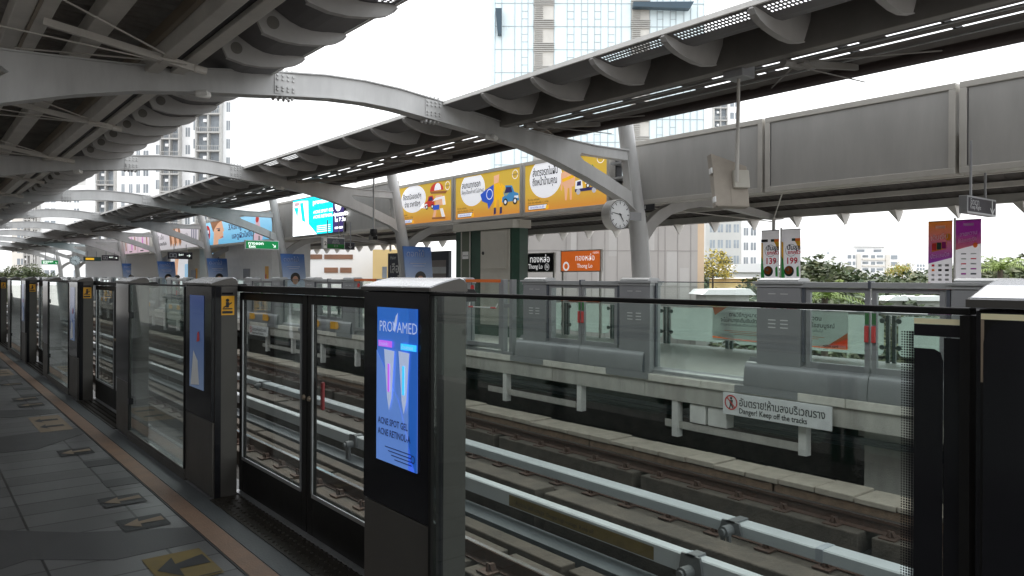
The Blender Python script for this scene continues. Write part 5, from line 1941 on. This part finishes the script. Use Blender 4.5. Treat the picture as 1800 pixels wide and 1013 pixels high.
condo(1303, 1336, 380, 160, ((1306, 1316, 'win'), (1318, 1330, 'win')), 'narrow white block beside the banner priced 139')

# mid-rise beyond the trees
def midrise(px0, px1, pytop, d, label, wins, bands=(), m='b_white'):
    t = bthing('midrise_building', label, (px0 + px1) / 2, d, 'pale buildings beyond the trees')
    x0, x1, zt = lx(px0, d), lx(px1, d), lz(pytop, d)
    W().box(x0, x1, d, d + 15, -11.5, zt).build('wall', m, t)
    for a0, a1, y0, y1 in wins:
        W().box(lx(a0, d), lx(a1, d), d - .05, d - .002, lz(y1, d), lz(y0, d)).build('window', 'b_window', t)
    if bands:
        b = W()
        for a0, a1, y0, y1 in bands:
            b.box(lx(a0, d), lx(a1, d), d - .25, d - .06, lz(y1, d), lz(y0, d))
        b.build('cornice_trim', 'b_cream', t)
    return t
w = []
for r, yy in enumerate((446, 457.5, 469)):
    w += [(1490, 1496, yy, yy + 6), (1499, 1503, yy, yy + 6), (1516, 1526, yy, yy + 4), (1531, 1538, yy, yy + 7), (1541, 1552, yy, yy + 4), (1566, 1577, yy, yy + 7)]
t = midrise(1482, 1580, 444, 120, 'white mid rise with balconies beyond the trees between the flag banners', w,
            ((1505, 1512, 444, 500), (1556, 1563, 444, 500), (1515, 1555, 451.5, 455), (1515, 1555, 463, 466)))
b = W().box(lx(1505, 120), lx(1560, 120), 121, 133, lz(444, 120) + .01, lz(431, 120))
b.build('penthouse', 'b_white', t)
b = W().box(lx(1503, 120), lx(1568, 120), 120.5, 134, lz(431, 120) + .01, lz(430, 120))
b.build('penthouse_roof', 'b_grey', t)
for a0, a1 in ((1511, 1524), (1541, 1554)):
    W().box(lx(a0, 120), lx(a1, 120), 120.9, 120.99, lz(440, 120), lz(436, 120)).build('window', 'b_window', t)
w = [(1454 + 8 * i + (r % 2) * 2, 1456.5 + 8 * i + (r % 2) * 2, 441 + 9 * r, 444.5 + 9 * r) for i in range(4) for r in range(3)]
midrise(1446, 1487, 432, 130, 'white block with few small windows, joined to the balconied mid rise', w)
midrise(1429, 1440, 430, 220, 'slim distant grey block above the trees', [(1431, 1438, 434, 444), (1431, 1438, 448, 460)])
w = [(1612 + 5 * i, 1615 + 5 * i, 462 + 6 * r, 466 + 6 * r) for i in range(3) for r in range(2)]
midrise(1591, 1634, 459, 150, 'low white block partly hidden by the orange flag banner', w + [(1593, 1595, 460, 475)])
# white building with brown window bands behind the far platform
d = 58
t = midrise(150, 700, 425, d, 'long white building with brown window bands behind the far gates', [])
for a0, a1, y0, y1 in ((522, 566, 449, 457), (570, 620, 449, 457), (570, 594, 472, 481), (598, 618, 472, 481), (455, 470, 452, 470), (400, 440, 450, 458)):
    W().box(lx(a0, d), lx(a1, d), d - .06, d - .003, lz(y1, d), lz(y0, d)).build('window', 'b_brown', t)
t2 = midrise(655, 700, 440, 52, 'yellow walled house front between the white building and the booth', [(672, 680, 470, 490)], m='b_yellow')
# panelled hoarding wall
d = 34
t = bthing('panelled_hoarding', 'tall beige panelled building wall behind the station name signs', 1110, d)
W().box(lx(895, d), lx(1226, d), d, d + 10, -11.5, lz(340, d)).build('wall', 'hoard', t)
W().box(lx(1226, d), lx(1238, d), d + .05, d + 9, -11.5, lz(340, d)).build('wall_return', 'hoard_edge', t)
b = W()
random.seed(3)
for c in (995, 1015, 1040, 1063, 1085, 1125, 1157, 1169, 1191, 1214):
    b.box(lx(c, d) - .02, lx(c, d) + .02, d - .012, d - .002, -8, lz(340, d))
for yy in (440, 503, 380):
    b.box(lx(895, d), lx(1226, d), d - .014, d - .003, lz(yy, d) - .015, lz(yy, d) + .015)
b.build('joint_lattice', 'joint', t)
b = W()
for c, y0, y1, ww in ((1003, 395, 470, 10), (1070, 400, 450, 14), (1172, 441, 500, 18), (1130, 395, 440, 20), (1195, 470, 530, 16), (1050, 440, 500, 10)):
    b.box(lx(c, d), lx(c + ww, d), d - .006, d - .0015, lz(y1, d), lz(y0, d))
b.build('patch_cladding', 'hoard_patch', t)
# low roofs just outside
def low_house(px0, px1, pytop, pyeave, d, label, m='b_white', wall='b_yellow', depth=8):
    t = bthing('low_house', label, (px0 + px1) / 2, d, 'low roofs just outside the station')
    x0, x1 = lx(px0, d), lx(px1, d)
    W().box(x0 + .2, x1 - .2, d + .3, d + depth, -11.5, lz(pyeave, d) - .01).build('wall', wall, t)
    W().prism([(x0, lz(pyeave, d)), (x1, lz(pyeave, d)), (x1 - (x1 - x0) * .12, lz(pytop, d)), (x0 + (x1 - x0) * .1, lz(pytop + 2, d))], 'Y', d, d + depth + .5).build('roof', m, t)
low_house(1236, 1330, 506, 517, 30, 'low white canvas roof outside the railing beside the hoarding', depth=2, wall='b_grey')
low_house(1285, 1345, 461, 477, 60, 'white hipped roof house above the yellow wall', wall='b_white')
low_house(1303, 1340, 486, 488, 45, 'yellow walled kiosk below the white hipped roof', 'b_cream')
low_house(1560, 1672, 517, 526, 30, 'long low white roof outside the railing under the orange flag banner', wall='b_grey', depth=1.6)
low_house(1440, 1560, 536, 548, 30, 'dull grey low roof glimpsed between the railing posts', 'b_grey', 'b_grey', depth=1.2)

# trees
mk('bark', (.09, .07, .05), .9, 0, .3, 6)
mk('leaf_a', (.068, .092, .036), .6, 0, .5, .8)
mk('leaf_b', (.09, .1, .042), .6, 0, .5, .8)
mk('leaf_c', (.052, .084, .038), .6, 0, .5, .8)
mk('leaf_y', (.45, .36, .06), .6, 0, .3, .8)
mk('leaf_l', (.22, .30, .06), .6, 0, .3, .8)
for k in ('leaf_a', 'leaf_b', 'leaf_c', 'leaf_y', 'leaf_l'):
    pass
def crown_mesh(seed, rx, rz, n, leaf):
    rnd = random.Random(seed)
    mb = MB()
    clumps = []
    for i in range(34):
        th, ph = rnd.uniform(0, 2 * math.pi), math.acos(rnd.uniform(-.55, 1))
        rr = rnd.uniform(.5, 1)
        clumps.append((rx * rr * math.sin(ph) * math.cos(th), rx * rr * math.sin(ph) * math.sin(th), rz * rr * math.cos(ph), rnd.uniform(.2, .42) * rx))
    for i in range(n):
        cx, cy, cz, cr = rnd.choice(clumps)
        v = Vector((rnd.gauss(0, 1), rnd.gauss(0, 1), rnd.gauss(0, .8)))
        v = v.normalized() * cr * (rnd.random() ** .4)
        c = Vector((cx, cy, cz)) + v
        a = Vector((rnd.gauss(0, 1), rnd.gauss(0, 1), rnd.gauss(0, .6))).normalized()
        b = a.cross(Vector((rnd.gauss(0, 1), rnd.gauss(0, 1), rnd.gauss(0, 1)))).normalized()
        s = leaf * rnd.uniform(.6, 1.3)
        mb.add([c - a * s, c + b * s * .45, c + a * s, c - b * s * .45], [(0, 1, 2, 3)], 0 if rnd.random() < .7 else 1)
    return mb
PROTO = []
def tree_proto(seed, rx, rz, mats, label):
    t = thing('broadleaf_tree', label, 'tree', (0, 0, -11.5), 'trees outside the station')
    tr = MB()
    h = 8.2
    tr.tube((0, 0, -11.5), (.15, .1, -11.5 + h * .6), .32, .22, 10)
    tr.tube((.15, .1, -11.5 + h * .6), (0, .2, -11.5 + h * 1.1), .22, .12, 8)
    rnd = random.Random(seed + 50)
    for i in range(6):
        th = i * 1.05 + rnd.random()
        z0 = -11.5 + h * rnd.uniform(.55, .95)
        tr.tube((.1, .1, z0), (rx * .6 * math.cos(th), rx * .6 * math.sin(th), z0 + rnd.uniform(1.2, 3)), .12, .04, 6)
    tr.build('trunk', 'bark', t)
    mb = crown_mesh(seed, rx, rz, 26000, .2)
    mb.v = [(x, y, z - 11.5 + h + 1.6) for x, y, z in mb.v]
    mb.build('crown', mats, t)
    return t
specs = [('leaf_a', 'leaf_b'), ('leaf_b', 'leaf_a'), ('leaf_c', 'leaf_a')]
protos = [tree_proto(11 + i, 4.6, 3.4, s, 'tree') for i, s in enumerate(specs)]
rnd = random.Random(5)
def place_tree(i, px, pytop, d, label, sc_=1):
    pr = protos[i % 3]
    o = dup(pr, (0, 0, 0), label)
    v = RZ @ Vector((lx(px, d), d, 0))
    top = lz(pytop, d)
    s = (top + 11.5) / 14.3
    o.location = (v.x, v.y, -11.5)
    o.scale = (s * sc_, s * sc_, s)
    o.rotation_euler = (0, 0, rnd.uniform(0, 6))
    return o
TR = [(0, 1440, 452, 46, 'round green tree just past the banner priced 199', 1.25),
      (1, 1385, 466, 42, 'olive tree low behind the banner priced 139', 1.1),
      (2, 1497, 466, 48, 'dark green tree below the balconied mid rise', 1.3),
      (1, 1548, 476, 52, 'olive tree below the centre of the mid rise', 1.3),
      (0, 1600, 478, 46, 'green tree between the mid rise and the orange flag', 1.3),
      (2, 1645, 466, 60, 'dark tree behind the orange flag banner', 1.3),
      (1, 1752, 446, 40, 'bushy olive tree beside the purple flag banner', 1.2),
      (0, 1810, 450, 44, 'olive tree at the picture edge above the bright cap', 1.2),
      (2, 1700, 458, 55, 'dark tree behind the purple flag banner', 1.3),
      (2, 1272, 462, 56, 'dark tree beside the hoarding under the grey block', 1.1),
      (0, 1312, 492, 44, 'small dark tree behind the yellow kiosk', 1.0),
      (1, 1420, 498, 32, 'low leafy tree behind the cabinet under the white banners', 1.2),
      (2, 1500, 498, 30, 'low dark leafy tree behind the far gate with red releases', 1.3),
      (0, 1590, 500, 31, 'low pale leafy tree above the long white roof', 1.3),
      (1, 12, 466, 125, 'tree at the distant end of the tracks beside the furthest gates', 1),
      (0, 62, 470, 115, 'bright tree at the distant end of the tracks below the tiny clock', 1)]
for q in TR:
    place_tree(*q)
for p in protos:
    for ch in list(p.children):
        bpy.data.objects.remove(ch)
    bpy.data.objects.remove(p)
def bush(px, py, d, r, m, label, name='leafy_bush'):
    t = bthing(name, label, px, d)
    t['category'] = 'tree'
    mb = crown_mesh(int(px), r, r * .7, 1800, .1)
    v = RZ @ Vector((lx(px, d), d, lz(py, d)))
    mb.v = [(x + v.x, y + v.y, z + v.z) for x, y, z in mb.v]
    mb.build('crown', m, t)
    MB().tube((v.x, v.y, -11.5), (v.x, v.y, v.z), .12, .06, 8).build('trunk', 'bark', t)
bush(1586, 477, 80, 1.6, ['leaf_y', 'leaf_l'], 'small bright yellow tree below the mid rise')
bush(1253, 472, 50, 1.5, ['leaf_y', 'leaf_b'], 'small golden leafed tree at the corner of the hoarding')
def palm(px, py, d, label):
    v = RZ @ Vector((lx(px, d), d, lz(py, d)))
    t = thing('palm_tree', label, 'tree', (v.x, v.y, -11.5))
    MB().tube((v.x, v.y, -11.5), (v.x, v.y, v.z), .16, .1, 8).build('trunk', 'bark', t)
    f = MB()
    rn = random.Random(int(px))
    for i in range(16):
        th = i * .393 * 2 + rn.random() * .3
        el = rn.uniform(.2, 1.1)
        pts = []
        for s in range(6):
            q = s / 5
            r = 1.5 * q
            pts.append(Vector((v.x + r * math.cos(th) * math.cos(el * .6), v.y + r * math.sin(th) * math.cos(el * .6), v.z + 1.1 * q * math.sin(el) * 1.5 - .9 * q * q)))
        for s in range(5):
            a, b = pts[s], pts[s + 1]
            side = (b - a).cross(Vector((0, 0, 1))).normalized()
            for sg in (-1, 1):
                for e in range(3):
                    c = a.lerp(b, e / 3)
                    tip = c + side * sg * .28 * (1 - s / 6) + (b - a) * .6 - Vector((0, 0, .12))
                    f.add([c, c + (b - a) * .2, tip], [(0, 1, 2)])
    f.build('frond', ['leaf_l'], t)
palm(1758, 470, 30, 'pale green palm above the far gate header by the bright cap')
palm(1450, 520, 24, 'small pale palm behind the gate glass beside the red releases')

# unseen street front added to shade the platform from behind; shows in near glass
mk('shade_block_grey', (.12, .115, .11), .8, 0, .3, .2)
for i, (y0, y1, x1, zt, m) in enumerate(((-60, 12, -19, 16, 'shade_block_grey'), (12.5, 48, -21, 24, 'shade_block_grey'), (48.5, 110, -20, 14, 'shade_block_grey'))):
    t = thing('street_shade_block', ('brown grey', 'taller brown grey', 'low brown grey')[i] + ' unseen street block added for shade behind the camera platform, %s' % ('across from the gates', 'taller than its neighbours', 'further along the street')[i],
              'building', (x1 - 6, (y0 + y1) / 2, -11.5))
    MB().box(x1 - 12, x1, y0, y1, -11.5, zt).build('wall', m, t)
    MB().box(x1 - 12.2, x1 + .2, y0 - .2, y1 + .2, zt + .001, zt + .4).build('roof', 'shade_block_grey', t)

def speaker(x, y, z, label):
    t = thing('loudspeaker', label, 'loudspeaker', (x, y, z), 'loudspeakers under the opposite roof')
    b = MB()
    b.prism([(x - .12, z), (x + .12, z), (x + .1, z + .2), (x - .1, z + .2)], 'Y', y - .16, y + .16)
    b.build('housing', 'far_cab', t, bevel=.01)
    MB().box(x - .01, x + .01, y - .01, y + .01, z + .2, 3.75).build('hanger', 'far_cab', t)
    MB().box(x - .09, x + .09, y - .168, y - .161, z + .02, z + .16).build('grille', 'dark', t)
speaker(14.2, 13.6, 3.1, 'grey loudspeaker under the roof above the orange station sign')
speaker(14.2, 26.5, 3.1, 'grey loudspeaker under the roof above the navy wall poster')
for k, (x, y, lab) in enumerate(((11.0, 20.5, 'dark dome camera on a thin drop pole before the grey panel row'), (12.3, 33.6, 'dark dome camera beside the third leaning column'))):
    t = thing('dome_camera', lab, 'camera', (x, y, 2.9), 'dome cameras of the opposite platform')
    MB().tube((x, y, 3.1), (x, y, 4.65 if k == 0 else 3.5), .03, .03, 8).build('drop_pole', 'far_light', t)
    b = MB()
    b.tube((x, y, 2.98), (x, y, 3.1), .12, .1, 14)
    b.tube((x, y, 2.88), (x, y, 2.979), .06, .11, 14)
    b.build('dome', 'dark', t, smooth=True)

# dense far-off wood that closes the view beyond the near trees
wd = MB(RZ)
rn = random.Random(21)
mounds = []
def crest(p):
    ks = [(1200, 462), (1345, 462), (1410, 455), (1445, 447), (1478, 455), (1500, 466), (1560, 472), (1600, 474), (1640, 464), (1700, 452), (1760, 444), (1830, 450), (1960, 455)]
    for (a, b), (c, d_) in zip(ks, ks[1:]):
        if a <= p <= c:
            return b + (d_ - b) * (p - a) / (c - a)
    return 455
for i in range(130):
    px_ = 1222 + 5.6 * i + rn.uniform(-5, 5)
    dd = rn.uniform(62, 84)
    mounds.append((lx(px_, dd), dd, lz(crest(px_) + abs(rn.gauss(0, 7)), dd), rn.uniform(1.5, 3.2)))
for i in range(120000):
    x, y, z, r = mounds[rn.randrange(len(mounds))]
    v = Vector((rn.gauss(0, 1), rn.gauss(0, 1), rn.gauss(0, 1))).normalized() * r * rn.random() ** .35
    c = Vector((x + v.x, y + v.y, z - r + v.z - (rn.random() ** 2) * 3))
    a_ = Vector((rn.gauss(0, 1), rn.gauss(0, 1), rn.gauss(0, .6))).normalized()
    b_ = a_.cross(Vector((rn.gauss(0, 1), rn.gauss(0, 1), rn.gauss(0, 1)))).normalized()
    q = rn.uniform(.1, .26)
    wd.add([c - a_ * q, c + b_ * q * .5, c + a_ * q, c - b_ * q * .5], [(0, 1, 2, 3)], rn.choice((0, 0, 1, 2)))
o = wd.build('woodland', ['leaf_a', 'leaf_b', 'leaf_c'])
tag(o, 'dense dark green wood filling the view behind the flag banners', 'woodland', kind='stuff')
